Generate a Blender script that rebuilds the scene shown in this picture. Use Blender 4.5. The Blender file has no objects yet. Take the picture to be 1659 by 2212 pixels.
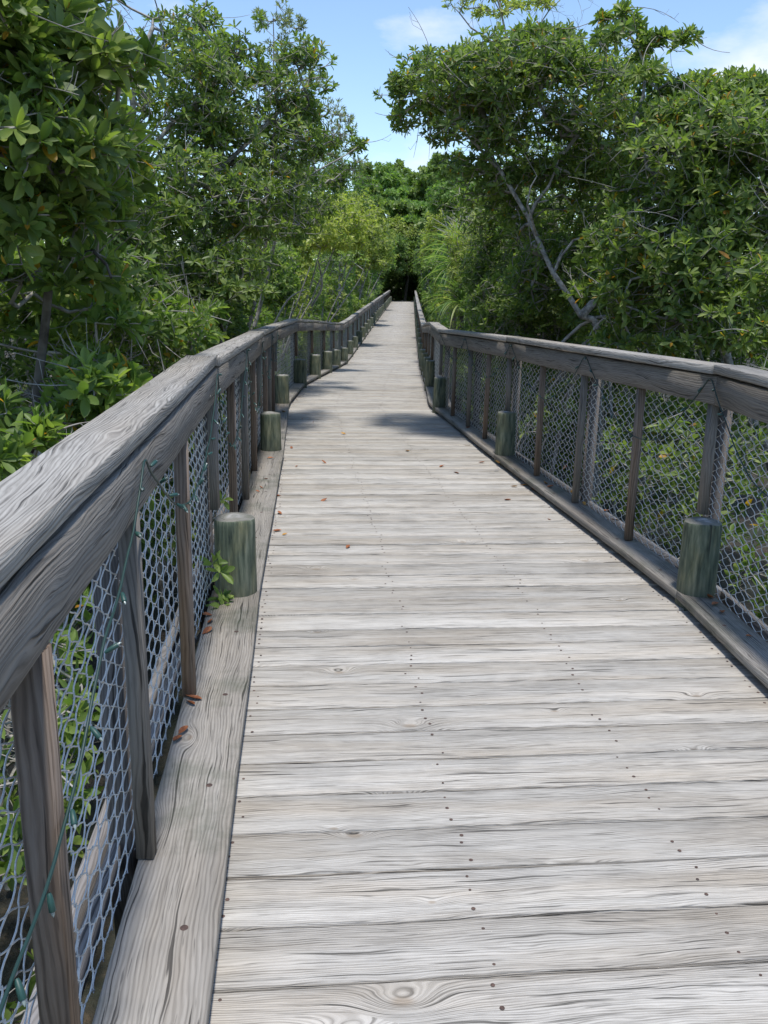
import bpy, math, random
import numpy as np
from mathutils import Vector, Matrix

# ------------------------------------------------------------------ camera
PXW, PXH, FPX, HOR, ROLL, EYE = 1659.0, 2212.0, 1900.0, 622.0, 0.021, 1.57
scene = bpy.context.scene
pit = math.atan((PXH / 2 - HOR) / FPX)
fw = np.array([0, math.cos(pit), -math.sin(pit)])
_u = np.array([0, math.sin(pit), math.cos(pit)]); _r = np.array([1.0, 0, 0])
rt = _r * math.cos(ROLL) + _u * math.sin(ROLL)
up = _u * math.cos(ROLL) - _r * math.sin(ROLL)
cd = bpy.data.cameras.new('camera'); cam = bpy.data.objects.new('camera', cd)
scene.collection.objects.link(cam)
cam.matrix_world = Matrix(((rt[0], up[0], -fw[0], 0), (rt[1], up[1], -fw[1], 0), (rt[2], up[2], -fw[2], EYE), (0, 0, 0, 1)))
cd.sensor_fit = 'VERTICAL'; cd.sensor_height = 36; cd.lens = 36 * FPX / PXH
cd.clip_start = 0.05; cd.clip_end = 3000
scene.camera = cam

# ------------------------------------------------------------------ light
SUN = Vector((0.035, -0.20, 0.97)).normalized()
elev = math.asin(SUN.z); azim = math.atan2(SUN.x, SUN.y)
sl = bpy.data.lights.new('sun', 'SUN'); sl.energy = 3.3; sl.angle = math.radians(5.0); sl.color = (1.0, 0.96, 0.90)
so = bpy.data.objects.new('sun', sl); scene.collection.objects.link(so)
so.rotation_euler = SUN.to_track_quat('Z', 'Y').to_euler(); so.location = (0, 0, 30)
w = bpy.data.worlds.new('World'); scene.world = w; w.use_nodes = True
nt = w.node_tree; nt.nodes.clear()
def N(nt, t, **k):
    n = nt.nodes.new(t)
    for a, b in k.items():
        setattr(n, a, b)
    return n
wo = N(nt, 'ShaderNodeOutputWorld'); bg = N(nt, 'ShaderNodeBackground'); bg.inputs[1].default_value = 0.15
sky = N(nt, 'ShaderNodeTexSky', sky_type='NISHITA', sun_disc=False, sun_elevation=elev, sun_rotation=azim)
sky.air_density = 1.0; sky.altitude = 0; sky.dust_density = 0.25; sky.ozone_density = 3.0
tc = N(nt, 'ShaderNodeTexCoord'); mp = N(nt, 'ShaderNodeMapping'); mp.inputs['Scale'].default_value = (1.0, 1.0, 2.4)
mp.inputs['Location'].default_value = (0.35, 0.1, 0.32)
nz = N(nt, 'ShaderNodeTexNoise'); nz.inputs['Scale'].default_value = 5.0; nz.inputs['Detail'].default_value = 8; nz.inputs['Roughness'].default_value = 0.55
nrm_ = N(nt, 'ShaderNodeVectorMath', operation='NORMALIZE'); nt.links.new(tc.outputs['Generated'], nrm_.inputs[0])
def bank(d, width, gain):      # a bank of cloud standing in one direction of the sky
    v = N(nt, 'ShaderNodeVectorMath', operation='DISTANCE'); nt.links.new(nrm_.outputs[0], v.inputs[0]); v.inputs[1].default_value = d
    m1 = N(nt, 'ShaderNodeMapRange'); m1.interpolation_type = 'SMOOTHSTEP'; nt.links.new(v.outputs['Value'], m1.inputs[0])
    m1.inputs[1].default_value = 0.0; m1.inputs[2].default_value = width; m1.inputs[3].default_value = gain; m1.inputs[4].default_value = 0.0
    return m1.outputs[0]
acc = nz.outputs['Fac']
for d_, w_, g_ in (((0.345, 0.915, 0.205), 0.11, 0.30), ((0.02, 0.988, 0.125), 0.11, 0.24), ((-0.2, 0.94, 0.235), 0.12, 0.08), ((0.245, 0.94, 0.225), 0.07, 0.18)):
    a_ = N(nt, 'ShaderNodeMath', operation='ADD'); nt.links.new(acc, a_.inputs[0]); nt.links.new(bank(d_, w_, g_), a_.inputs[1]); acc = a_.outputs[0]
cr = N(nt, 'ShaderNodeValToRGB'); cr.color_ramp.elements[0].position = 0.645; cr.color_ramp.elements[1].position = 0.84
cr.color_ramp.elements[0].color = (0, 0, 0, 1); cr.color_ramp.elements[1].color = (0.85, 0.85, 0.85, 1)
mx = N(nt, 'ShaderNodeMix', data_type='RGBA'); mx.inputs[7].default_value = (4.6, 4.9, 5.3, 1)
L = nt.links.new
L(tc.outputs['Generated'], mp.inputs[0]); L(mp.outputs[0], nz.inputs['Vector']); L(acc, cr.inputs[0])
L(cr.outputs[0], mx.inputs[0]); L(sky.outputs[0], mx.inputs[6]); L(mx.outputs[2], bg.inputs[0]); L(bg.outputs[0], wo.inputs[0])
vs = scene.view_settings; vs.view_transform = 'Standard'; vs.look = 'None'; vs.gamma = 1; vs.exposure = 0.55
scene.cycles.max_bounces = 12; scene.cycles.diffuse_bounces = 7; scene.cycles.transmission_bounces = 10; scene.cycles.transparent_max_bounces = 8

# ------------------------------------------------------------------ helpers
C = scene.collection
rng = np.random.default_rng(7); random.seed(7)
def at(px, py, Y):
    d = fw + rt * (px - PXW / 2) / FPX - up * (py - PXH / 2) / FPX
    return np.array([0, 0, EYE]) + d * (Y / d[1])
def empty(name, label, cat, loc=(0, 0, 0), group=None):
    o = bpy.data.objects.new(name, None); C.objects.link(o); o.location = loc
    o['label'] = label; o['category'] = cat
    if group: o['group'] = group
    return o
def tag(o, label, cat, group=None):
    o['label'] = label; o['category'] = cat
    if group: o['group'] = group
    return o
def mesh_np(name, V, F, mat, parent=None, attrs=None, uv=None, smooth=False, mats=None, fmat=None):
    """V (n,3); F list of (m,k) int arrays of equal-size faces"""
    V = np.asarray(V, dtype=np.float32)
    if parent is not None:
        V = V - np.array(parent_world(parent), dtype=np.float32)
    Fs = [np.asarray(f, dtype=np.int32) for f in (F if isinstance(F, list) else [F]) if len(f)]
    me = bpy.data.meshes.new(name)
    me.vertices.add(len(V)); me.vertices.foreach_set('co', V.ravel())
    nl = sum(f.size for f in Fs); npoly = sum(len(f) for f in Fs)
    me.loops.add(nl); me.loops.foreach_set('vertex_index', np.concatenate([f.ravel() for f in Fs]))
    me.polygons.add(npoly)
    tot = np.concatenate([np.full(len(f), f.shape[1], dtype=np.int32) for f in Fs])
    st = np.concatenate([[0], np.cumsum(tot)[:-1]]).astype(np.int32)
    me.polygons.foreach_set('loop_start', st)
    if smooth: me.polygons.foreach_set('use_smooth', np.ones(npoly, dtype=bool))
    if attrs:
        for k, a in attrs.items():
            at_ = me.attributes.new(k, 'FLOAT', 'POINT'); at_.data.foreach_set('value', np.asarray(a, dtype=np.float32))
    if uv is not None:
        ul = me.uv_layers.new(name='uv'); ul.data.foreach_set('uv', np.asarray(uv, dtype=np.float32).ravel())
    for m in (mats or [mat]): me.materials.append(m)
    if fmat is not None: me.polygons.foreach_set('material_index', np.asarray(fmat, dtype=np.int32))
    me.update(calc_edges=True); me.validate()
    o = bpy.data.objects.new(name, me); C.objects.link(o)
    if parent is not None: o.parent = parent
    return o
def parent_world(p):
    l = np.array(p.location)
    while p.parent: p = p.parent; l = l + np.array(p.location)
    return l

# ---- swept timber: every board has metres along it in u, metres round its section in v, and a seed
class Wood:
    def __init__(s): s.V = []; s.F = []; s.UV = []; s.R = []; s.M = []; s.n = 0
    def sweep(s, pts, rights, ups, w_, h_, ch=0.004, seed=None, jit=0.0, mi=0):
        """centre-line pts, section w_ wide (along rights) and h_ thick (along ups), chamfered"""
        seed = rng.random() if seed is None else seed
        a, b, c = w_ / 2, h_ / 2, ch
        sec = [(-a, b - c), (-a + c, b), (a - c, b), (a, b - c), (a, -b + c), (a - c, -b), (-a + c, -b), (-a, -b + c)]
        per = [0]
        for i in range(8):
            p, q = sec[i], sec[(i + 1) % 8]; per.append(per[-1] + math.hypot(p[0] - q[0], p[1] - q[1]))
        pts = [np.array(p, float) for p in pts]; n = len(pts)
        u = [0]
        for i in range(1, n): u.append(u[-1] + np.linalg.norm(pts[i] - pts[i - 1]))
        if not isinstance(rights, list): rights = [rights] * n
        if not isinstance(ups, list): ups = [ups] * n
        base = s.n
        for i in range(n):
            r_, u_ = np.array(rights[i], float), np.array(ups[i], float)
            jj = rng.normal(0, jit, 2) if jit else (0, 0)
            for k, (x, y) in enumerate(sec):
                e = jj[0] if x < 0 else jj[1]
                s.V.append(pts[i] + r_ * (x + e) + u_ * y); s.R.append(seed)
        for i in range(n - 1):
            for k in range(8):
                k2 = (k + 1) % 8
                s.F.append((base + i * 8 + k, base + i * 8 + k2, base + (i + 1) * 8 + k2, base + (i + 1) * 8 + k)); s.M.append(mi)
                s.UV += [(u[i], per[k]), (u[i], per[k + 1]), (u[i + 1], per[k + 1]), (u[i + 1], per[k])]
        # end caps as quads
        for e, i in ((0, 0), (1, n - 1)):
            q = [(0, 1, 2, 3), (0, 3, 4, 7), (7, 4, 5, 6)]
            for f in q:
                f2 = f if e == 0 else f[::-1]
                s.F.append(tuple(base + i * 8 + k for k in f2)[::-1]); s.M.append(mi)
                s.UV += [(sec[k][1] * 3, sec[k][0]) for k in f2[::-1]]
        s.n += n * 8
    def disc(s, c, nrm, r, seed=0.0, mi=1, k=7, dome=0.002):
        c = np.array(c, float); nrm = np.array(nrm, float); a = np.cross(nrm, (0.3, 1, 0.1)); a /= np.linalg.norm(a); b = np.cross(nrm, a)
        base = s.n
        s.V.append(c + nrm * dome); s.R.append(seed)
        for i in range(k * 2):
            t = math.pi * i / k; s.V.append(c + (a * math.cos(t) + b * math.sin(t)) * r); s.R.append(seed)
        for i in range(k):
            s.F.append((base, base + 1 + 2 * i, base + 2 + 2 * i, base + 1 + (2 * i + 2) % (2 * k))); s.M.append(mi)
            s.UV += [(0, 0)] * 4
        s.n += 2 * k + 1
    def build(s, name, mat, parent=None, mats=None):
        return mesh_np(name, np.array(s.V), np.array(s.F), mat, parent, attrs={'seed': s.R}, uv=s.UV, mats=mats, fmat=s.M if mats else None)

# ------------------------------------------------------------------ materials
def mat(name):
    m = bpy.data.materials.new(name); m.use_nodes = True
    t = m.node_tree; t.nodes.clear()
    o = N(t, 'ShaderNodeOutputMaterial'); b = N(t, 'ShaderNodeBsdfPrincipled'); t.links.new(b.outputs[0], o.inputs[0])
    return m, t, b, o
def math_(t, op, a, b=None, c=None):
    n = N(t, 'ShaderNodeMath', operation=op)
    for i, v in enumerate((a, b, c)):
        if v is None: continue
        if hasattr(v, 'links') or hasattr(v, 'is_linked'): t.links.new(v, n.inputs[i])
        else: n.inputs[i].default_value = v
    return n.outputs[0]
def ramp(t, f, stops):
    r = N(t, 'ShaderNodeValToRGB'); t.links.new(f, r.inputs[0]); e = r.color_ramp.elements
    while len(e) < len(stops): e.new(0.5)
    for i, (p, c) in enumerate(stops):
        e[i].position = p; e[i].color = tuple(c) + (1,) if len(c) == 3 else c
    return r.outputs[0]
def noise(t, vec, scale, detail=3, rough=0.5):
    n = N(t, 'ShaderNodeTexNoise'); n.inputs['Scale'].default_value = scale; n.inputs['Detail'].default_value = detail
    n.inputs['Roughness'].default_value = rough; t.links.new(vec, n.inputs['Vector']); return n.outputs['Fac']
def comb(t, x, y, z):
    n = N(t, 'ShaderNodeCombineXYZ')
    for i, v in enumerate((x, y, z)):
        if hasattr(v, 'is_linked'): t.links.new(v, n.inputs[i])
        else: n.inputs[i].default_value = v
    return n.outputs[0]
def mixc(t, f, a, b, mode='MIX'):
    n = N(t, 'ShaderNodeMix', data_type='RGBA', blend_type=mode)
    for i, v in ((0, f), (6, a), (7, b)):
        if hasattr(v, 'is_linked'): t.links.new(v, n.inputs[i])
        elif isinstance(v, (int, float)): n.inputs[i].default_value = v
        else: n.inputs[i].default_value = tuple(v) + (1,)
    return n.outputs[2]

def wood_mat(name, light, mid, dark, brown, contrast=1.0, brownamt=0.3, ringf=105, moss=0.0, bump=0.6, knots=True, warp=0.035, stain=0.0, crackamt=1.0, tonev=0.26, fibw=1.0):
    m, t, b, o = mat(name)
    uvn = N(t, 'ShaderNodeUVMap', uv_map='uv'); sp = N(t, 'ShaderNodeSeparateXYZ'); t.links.new(uvn.outputs[0], sp.inputs[0])
    sd = N(t, 'ShaderNodeAttribute', attribute_name='seed').outputs['Fac']
    u, v = sp.outputs[0], sp.outputs[1]
    so_ = math_(t, 'MULTIPLY', sd, 131.7)
    # slow warp of the growth rings
    wv = comb(t, math_(t, 'MULTIPLY_ADD', u, 1.1, so_), math_(t, 'MULTIPLY', v, 5.0), so_)
    wn = noise(t, wv, 1.6, 2, 0.45)
    wn2 = noise(t, comb(t, math_(t, 'MULTIPLY_ADD', u, 5.0, so_), math_(t, 'MULTIPLY', v, 22.0), so_), 1.5, 2, 0.5)
    g = math_(t, 'ADD', v, math_(t, 'MULTIPLY', math_(t, 'SUBTRACT', wn, 0.5), warp * 4.0))
    g = math_(t, 'ADD', g, math_(t, 'MULTIPLY', math_(t, 'SUBTRACT', wn2, 0.5), 0.012))
    kd = None
    if knots:
        vo = N(t, 'ShaderNodeTexVoronoi', voronoi_dimensions='2D', feature='F1'); vo.inputs['Scale'].default_value = 1.9
        kv = comb(t, math_(t, 'MULTIPLY_ADD', u, 0.5, math_(t, 'MULTIPLY', sd, 71.3)), math_(t, 'MULTIPLY_ADD', sd, 29.7, v), 0.0)
        # small wobble so knots are not true ellipses
        t.links.new(kv, vo.inputs['Vector'])
        kd = math_(t, 'ADD', vo.outputs['Distance'], math_(t, 'MULTIPLY', math_(t, 'SUBTRACT', wn2, 0.5), 0.03))
        s2 = N(t, 'ShaderNodeSeparateXYZ'); t.links.new(vo.outputs['Color'], s2.inputs[0])
        ka = math_(t, 'MULTIPLY_ADD', s2.outputs[0], 0.075, 0.01)
        ks = math_(t, 'MULTIPLY_ADD', s2.outputs[0], 0.07, 0.03)
        q = math_(t, 'DIVIDE', kd, ks)
        bumpk = math_(t, 'EXPONENT', math_(t, 'MULTIPLY', math_(t, 'MULTIPLY', q, q), -1.0))
        g = math_(t, 'ADD', g, math_(t, 'MULTIPLY', bumpk, ka))
    ring = math_(t, 'SINE', math_(t, 'MULTIPLY', g, ringf * 6.2832))
    ring = math_(t, 'MULTIPLY_ADD', ring, 0.5, 0.5)
    ring = math_(t, 'POWER', ring, 1.7)
    fib = noise(t, comb(t, math_(t, 'MULTIPLY_ADD', u, 8.0, so_), math_(t, 'MULTIPLY', g, 240.0), so_), 1.0, 3, 0.6)
    fib2 = noise(t, comb(t, math_(t, 'MULTIPLY_ADD', u, 1.2, so_), math_(t, 'MULTIPLY', g, 45.0), so_), 1.0, 3, 0.6)
    blot = noise(t, comb(t, math_(t, 'MULTIPLY_ADD', u, 1.3, so_), math_(t, 'MULTIPLY', v, 4.0), so_), 1.2, 4, 0.55)
    # cracks: long thin dark lines
    crk = noise(t, comb(t, math_(t, 'MULTIPLY_ADD', u, 2.2, so_), math_(t, 'MULTIPLY', g, 95.0), math_(t, 'ADD', so_, 9.0)), 1.0, 2, 0.5)
    crk = ramp(t, crk, [(0.0, (1, 1, 1)), (0.31, (1, 1, 1)), (0.355, (0, 0, 0))])
    val = math_(t, 'MULTIPLY_ADD', ring, -0.34 * contrast, 0.72)
    val = math_(t, 'ADD', val, math_(t, 'MULTIPLY', math_(t, 'SUBTRACT', fib, 0.5), 0.75 * contrast * fibw))
    val = math_(t, 'ADD', val, math_(t, 'MULTIPLY', math_(t, 'SUBTRACT', fib2, 0.5), 0.8 * contrast))
    val = math_(t, 'ADD', val, math_(t, 'MULTIPLY', math_(t, 'SUBTRACT', blot, 0.5), 0.5))
    col = ramp(t, val, [(0.08, dark), (0.48, mid), (0.85, light)])
    br = ramp(t, noise(t, comb(t, math_(t, 'MULTIPLY_ADD', u, 0.9, math_(t, 'MULTIPLY', sd, 57.0)), math_(t, 'MULTIPLY', v, 7.0), so_), 1.1, 3, 0.5), [(0.42, (0, 0, 0)), (0.68, (1, 1, 1))])
    col = mixc(t, math_(t, 'MULTIPLY', br, brownamt), col, mixc(t, 1.0, col, brown, 'MULTIPLY'))
    crk2 = noise(t, comb(t, math_(t, 'MULTIPLY_ADD', u, 7.0, so_), math_(t, 'MULTIPLY', g, 170.0), math_(t, 'ADD', so_, 3.0)), 1.0, 2, 0.5)
    crk2 = ramp(t, crk2, [(0.0, (1, 1, 1)), (0.29, (1, 1, 1)), (0.36, (0, 0, 0))])
    col = mixc(t, math_(t, 'MULTIPLY', crk2, 0.55 * crackamt), col, tuple(x * 0.55 for x in dark))
    # board to board tone
    tone = math_(t, 'MULTIPLY_ADD', math_(t, 'FRACT', math_(t, 'MULTIPLY', sd, 917.3)), tonev, 0.99 - tonev / 2)
    tn = N(t, 'ShaderNodeCombineColor'); [t.links.new(tone, tn.inputs[i]) for i in range(3)]
    col = mixc(t, 1.0, col, tn.outputs[0], 'MULTIPLY')
    if knots:
        kc = ramp(t, math_(t, 'DIVIDE', kd, ks), [(0.18, (1, 1, 1)), (0.42, (0, 0, 0))])
        col = mixc(t, math_(t, 'MULTIPLY', kc, 0.55), col, mixc(t, 1.0, col, (0.62, 0.50, 0.38), 'MULTIPLY'))
    col = mixc(t, math_(t, 'MULTIPLY', crk, 0.75 * crackamt), col, tuple(x * 0.28 for x in dark))
    if moss > 0 or stain > 0:
        ge = N(t, 'ShaderNodeNewGeometry')
        mn = noise(t, ge.outputs['Position'], 2.6, 6, 0.65)
        mfac = ramp(t, mn, [(0.5, (0, 0, 0)), (0.68, (1, 1, 1))])
        if stain > 0: col = mixc(t, math_(t, 'MULTIPLY', mfac, stain), col, mixc(t, 1.0, col, (0.42, 0.43, 0.45), 'MULTIPLY'))
        if moss > 0: col = mixc(t, math_(t, 'MULTIPLY', mfac, moss), col, (0.05, 0.085, 0.03))
    t.links.new(col, b.inputs['Base Color']); b.inputs['Roughness'].default_value = 0.82
    b.inputs['Specular IOR Level'].default_value = 0.25
    hgt = math_(t, 'SUBTRACT', val, math_(t, 'MULTIPLY', crk, 1.6))
    bp = N(t, 'ShaderNodeBump'); bp.inputs['Strength'].default_value = bump; bp.inputs['Distance'].default_value = 0.004
    t.links.new(hgt, bp.inputs['Height']); t.links.new(bp.outputs[0], b.inputs['Normal'])
    return m
M = {}
M['deck'] = wood_mat('weathered_deck_wood', (0.462, 0.440, 0.403), (0.330, 0.312, 0.283), (0.105, 0.095, 0.082), (0.86, 0.78, 0.68), 0.88, 0.6, ringf=140, warp=0.014, stain=0.3, tonev=0.22, fibw=1.7)
M['cap'] = wood_mat('grey_cap_wood', (0.37, 0.352, 0.322), (0.24, 0.226, 0.205), (0.085, 0.079, 0.072), (0.93, 0.80, 0.64), 0.95, 0.35, ringf=105, warp=0.026, fibw=1.6)
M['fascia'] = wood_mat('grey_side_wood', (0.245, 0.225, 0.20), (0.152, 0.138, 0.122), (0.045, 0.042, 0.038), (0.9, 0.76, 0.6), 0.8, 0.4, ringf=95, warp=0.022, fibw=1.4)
M['picket'] = wood_mat('brown_picket_wood', (0.25, 0.205, 0.17), (0.155, 0.122, 0.098), (0.055, 0.042, 0.034), (0.9, 0.66, 0.42), 0.9, 0.75, ringf=70, knots=False, warp=0.015)
M['curb'] = wood_mat('curb_wood', (0.31, 0.287, 0.255), (0.205, 0.188, 0.165), (0.055, 0.049, 0.043), (0.82, 0.72, 0.60), 0.75, 0.4, ringf=95, warp=0.016, stain=0.5, moss=0.25)
M['postd'] = wood_mat('dark_post_wood', (0.15, 0.135, 0.125), (0.095, 0.085, 0.078), (0.04, 0.035, 0.03), (0.9, 0.75, 0.6), 0.8, 0.3, knots=False)
M['under'] = wood_mat('outer_wood', (0.26, 0.25, 0.25), (0.17, 0.16, 0.155), (0.06, 0.055, 0.05), (0.9, 0.75, 0.6), 0.8, 0.3, knots=False)

def piling_mat():
    m, t, b, o = mat('green_treated_piling'); tcn = N(t, 'ShaderNodeTexCoord'); oi = N(t, 'ShaderNodeObjectInfo')
    sp = N(t, 'ShaderNodeSeparateXYZ'); t.links.new(tcn.outputs['Object'], sp.inputs[0])
    off = math_(t, 'MULTIPLY', oi.outputs['Random'], 40.0)
    vec = comb(t, math_(t, 'ADD', sp.outputs[0], off), sp.outputs[1], math_(t, 'MULTIPLY', sp.outputs[2], 0.12))
    f = noise(t, vec, 42, 4, 0.6)
    ft = noise(t, comb(t, math_(t, 'ADD', sp.outputs[0], off), sp.outputs[1], math_(t, 'MULTIPLY', sp.outputs[2], 0.4)), 14, 4, 0.6)
    col = ramp(t, f, [(0.3, (0.018, 0.030, 0.021)), (0.5, (0.085, 0.106, 0.072)), (0.72, (0.19, 0.205, 0.148))])
    col = mixc(t, ramp(t, ft, [(0.42, (0, 0, 0)), (0.66, (1, 1, 1))]), col, mixc(t, 1.0, col, (1.35, 1.15, 0.95), 'MULTIPLY'))
    geo = N(t, 'ShaderNodeNewGeometry'); s2 = N(t, 'ShaderNodeSeparateXYZ'); t.links.new(geo.outputs['Normal'], s2.inputs[0])
    r = math_(t, 'SQRT', math_(t, 'ADD', math_(t, 'MULTIPLY', sp.outputs[0], sp.outputs[0]), math_(t, 'MULTIPLY', sp.outputs[1], sp.outputs[1])))
    rr = math_(t, 'ADD', r, math_(t, 'MULTIPLY', ft, 0.012))
    rings = math_(t, 'MULTIPLY_ADD', math_(t, 'SINE', math_(t, 'MULTIPLY', rr, 900.0)), 0.5, 0.5)
    topc = mixc(t, rings, (0.13, 0.125, 0.105), (0.22, 0.21, 0.185))
    topc = mixc(t, ramp(t, r, [(0.03, (1, 1, 1)), (0.055, (0, 0, 0))]), topc, (0.30, 0.29, 0.28))
    topc = mixc(t, math_(t, 'MULTIPLY', ramp(t, ft, [(0.45, (0, 0, 0)), (0.6, (1, 1, 1))]), 0.5), topc, (0.08, 0.09, 0.06))
    isup = ramp(t, s2.outputs[2], [(0.6, (0, 0, 0)), (0.8, (1, 1, 1))])
    col = mixc(t, isup, col, topc)
    ck = ramp(t, noise(t, comb(t, math_(t, 'ADD', sp.outputs[0], off), sp.outputs[1], math_(t, 'MULTIPLY', sp.outputs[2], 0.05)), 30, 2, 0.5), [(0.27, (1, 1, 1)), (0.33, (0, 0, 0))])
    col = mixc(t, math_(t, 'MULTIPLY', ck, 0.8), col, (0.015, 0.015, 0.012))
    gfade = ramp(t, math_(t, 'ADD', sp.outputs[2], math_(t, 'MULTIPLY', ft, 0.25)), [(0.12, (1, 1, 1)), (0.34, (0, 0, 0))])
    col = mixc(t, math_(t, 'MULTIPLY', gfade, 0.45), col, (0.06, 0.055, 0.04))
    t.links.new(col, b.inputs['Base Color']); b.inputs['Roughness'].default_value = 0.85
    bp = N(t, 'ShaderNodeBump'); bp.inputs['Strength'].default_value = 0.6; bp.inputs['Distance'].default_value = 0.006
    t.links.new(f, bp.inputs['Height']); t.links.new(bp.outputs[0], b.inputs['Normal'])
    return m
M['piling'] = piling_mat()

def simple(name, col, rough=0.6, metal=0.0, spec=0.5, nscale=None, col2=None):
    m, t, b, o = mat(name)
    b.inputs['Roughness'].default_value = rough; b.inputs['Metallic'].default_value = metal; b.inputs['Specular IOR Level'].default_value = spec
    if nscale:
        tcn = N(t, 'ShaderNodeTexCoord'); f = noise(t, tcn.outputs['Object'], nscale, 4, 0.6)
        t.links.new(ramp(t, f, [(0.35, col), (0.65, col2)]), b.inputs['Base Color'])
    else: b.inputs['Base Color'].default_value = tuple(col) + (1,)
    return m
M['wire'] = simple('galvanised_wire', (0.43, 0.425, 0.41), 0.5, 0.1, 0.5, 18, (0.63, 0.62, 0.59))
_t = M['wire'].node_tree; _b = [n for n in _t.nodes if n.type == 'BSDF_PRINCIPLED'][0]; _c = _b.inputs['Base Color'].links[0].from_socket
_tc = N(_t, 'ShaderNodeTexCoord'); _f = ramp(_t, noise(_t, _tc.outputs['Object'], 13, 5, 0.75), [(0.58, (0, 0, 0)), (0.66, (1, 1, 1))])
_t.links.new(mixc(_t, math_(_t, 'MULTIPLY', _f, 0.8), _c, (0.17, 0.10, 0.06)), _b.inputs['Base Color'])
M['nail'] = simple('rusty_nail', (0.05, 0.036, 0.032), 0.7, 0.1, 0.3, 60, (0.12, 0.075, 0.06))
M['cable'] = simple('green_cable', (0.008, 0.034, 0.03), 0.5)
M['socket'] = simple('green_socket', (0.016, 0.06, 0.052), 0.5)
M['bulb'] = simple('clear_bulb', (0.22, 0.27, 0.26), 0.2, 0, 0.6)
M['bark'] = simple('grey_bark', (0.13, 0.12, 0.105), 0.9, 0, 0.2, 22, (0.42, 0.40, 0.37))
M['twig'] = simple('grey_twig', (0.17, 0.155, 0.135), 0.9, 0, 0.2, 9, (0.38, 0.36, 0.33))
M['darkbark'] = simple('dark_bark', (0.05, 0.04, 0.032), 0.95, 0, 0.1, 9, (0.14, 0.125, 0.105))
M['dead'] = simple('bleached_dead_wood', (0.27, 0.25, 0.22), 0.9, 0, 0.2, 12, (0.44, 0.42, 0.39))
M['fallen'] = simple('fallen_leaf_brown', (0.16, 0.05, 0.02), 0.6, 0, 0.3, 30, (0.34, 0.13, 0.05))
M['fallen2'] = simple('fallen_leaf_orange', (0.38, 0.18, 0.04), 0.6, 0, 0.3, 30, (0.46, 0.27, 0.07))

def leaf_mat(name, c0, c1, c2, yellow=True, trans=0.46, rough=0.45, spec=0.4):
    m, t, b, o = mat(name)
    a = N(t, 'ShaderNodeAttribute', attribute_name='tint').outputs['Fac']
    st = [(0.0, c0), (0.5, c1), (0.93, c2)]
    if yellow: st += [(0.975, (0.42, 0.27, 0.03)), (1.0, (0.45, 0.20, 0.03))]
    col = ramp(t, a, st)
    t.links.new(col, b.inputs['Base Color']); b.inputs['Roughness'].default_value = rough; b.inputs['Specular IOR Level'].default_value = spec
    tr = N(t, 'ShaderNodeBsdfTranslucent'); t.links.new(mixc(t, 1.0, col, (1.5, 1.7, 0.75), 'MULTIPLY'), tr.inputs[0])
    ms = N(t, 'ShaderNodeMixShader'); ms.inputs[0].default_value = trans
    t.links.new(b.outputs[0], ms.inputs[1]); t.links.new(tr.outputs[0], ms.inputs[2]); t.links.new(ms.outputs[0], o.inputs[0])
    return m
M['mang'] = leaf_mat('mangrove_leaves', (0.062, 0.103, 0.030), (0.126, 0.186, 0.046), (0.25, 0.31, 0.08))
M['mangl'] = leaf_mat('young_mangrove_leaves', (0.078, 0.130, 0.034), (0.150, 0.225, 0.052), (0.28, 0.35, 0.09))
M['yel'] = leaf_mat('yellow_green_leaves', (0.17, 0.215, 0.055), (0.30, 0.35, 0.075), (0.45, 0.47, 0.11), False)
M['grey'] = leaf_mat('grey_green_leaves', (0.10, 0.13, 0.065), (0.17, 0.205, 0.10), (0.26, 0.28, 0.15), False)
M['far'] = leaf_mat('forest_leaves', (0.080, 0.130, 0.038), (0.140, 0.210, 0.052), (0.23, 0.30, 0.08), False)
M['farl'] = leaf_mat('bright_forest_leaves', (0.085, 0.155, 0.040), (0.145, 0.245, 0.055), (0.23, 0.33, 0.085), False)
M['palm'] = leaf_mat('palm_leaves', (0.09, 0.16, 0.05), (0.19, 0.28, 0.08), (0.36, 0.38, 0.15), False)

# ------------------------------------------------------------------ ground
def ground_mat():
    m, t, b, o = mat('swamp_mud'); tcn = N(t, 'ShaderNodeTexCoord')
    f = noise(t, tcn.outputs['Object'], 1.3, 6, 0.65); f2 = noise(t, tcn.outputs['Object'], 22, 4, 0.7)
    c = ramp(t, f2, [(0.35, (0.012, 0.011, 0.008)), (0.55, (0.045, 0.034, 0.022)), (0.7, (0.11, 0.075, 0.045))])
    c = mixc(t, ramp(t, f, [(0.4, (0, 0, 0)), (0.6, (1, 1, 1))]), c, (0.02, 0.025, 0.014))
    t.links.new(c, b.inputs['Base Color']); b.inputs['Roughness'].default_value = 0.85
    bp = N(t, 'ShaderNodeBump'); bp.inputs['Distance'].default_value = 0.05; t.links.new(f2, bp.inputs['Height']); t.links.new(bp.outputs[0], b.inputs['Normal'])
    return m
gx = np.concatenate([[-1500, -300, -60], np.linspace(-30, 30, 61), [60, 300, 1500]]); gy = np.concatenate([[-200, -30], np.linspace(-8, 130, 139), [300, 1800]])
GX, GY = np.meshgrid(gx, gy)
GZ = -0.95 + 0.10 * np.sin(GX * 0.9) * np.cos(GY * 0.7) + 0.06 * np.sin(GX * 2.3 + GY * 1.7) + np.clip((GY - 60) / 40, 0, 1) * 0.6
def gz(x, y): return -0.95 + 0.10 * math.sin(x * 0.9) * math.cos(y * 0.7) + 0.06 * math.sin(x * 2.3 + y * 1.7) + min(max((y - 60) / 40, 0), 1) * 0.6
ny, nx = GX.shape; idx = np.arange(nx * ny).reshape(ny, nx)
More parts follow.
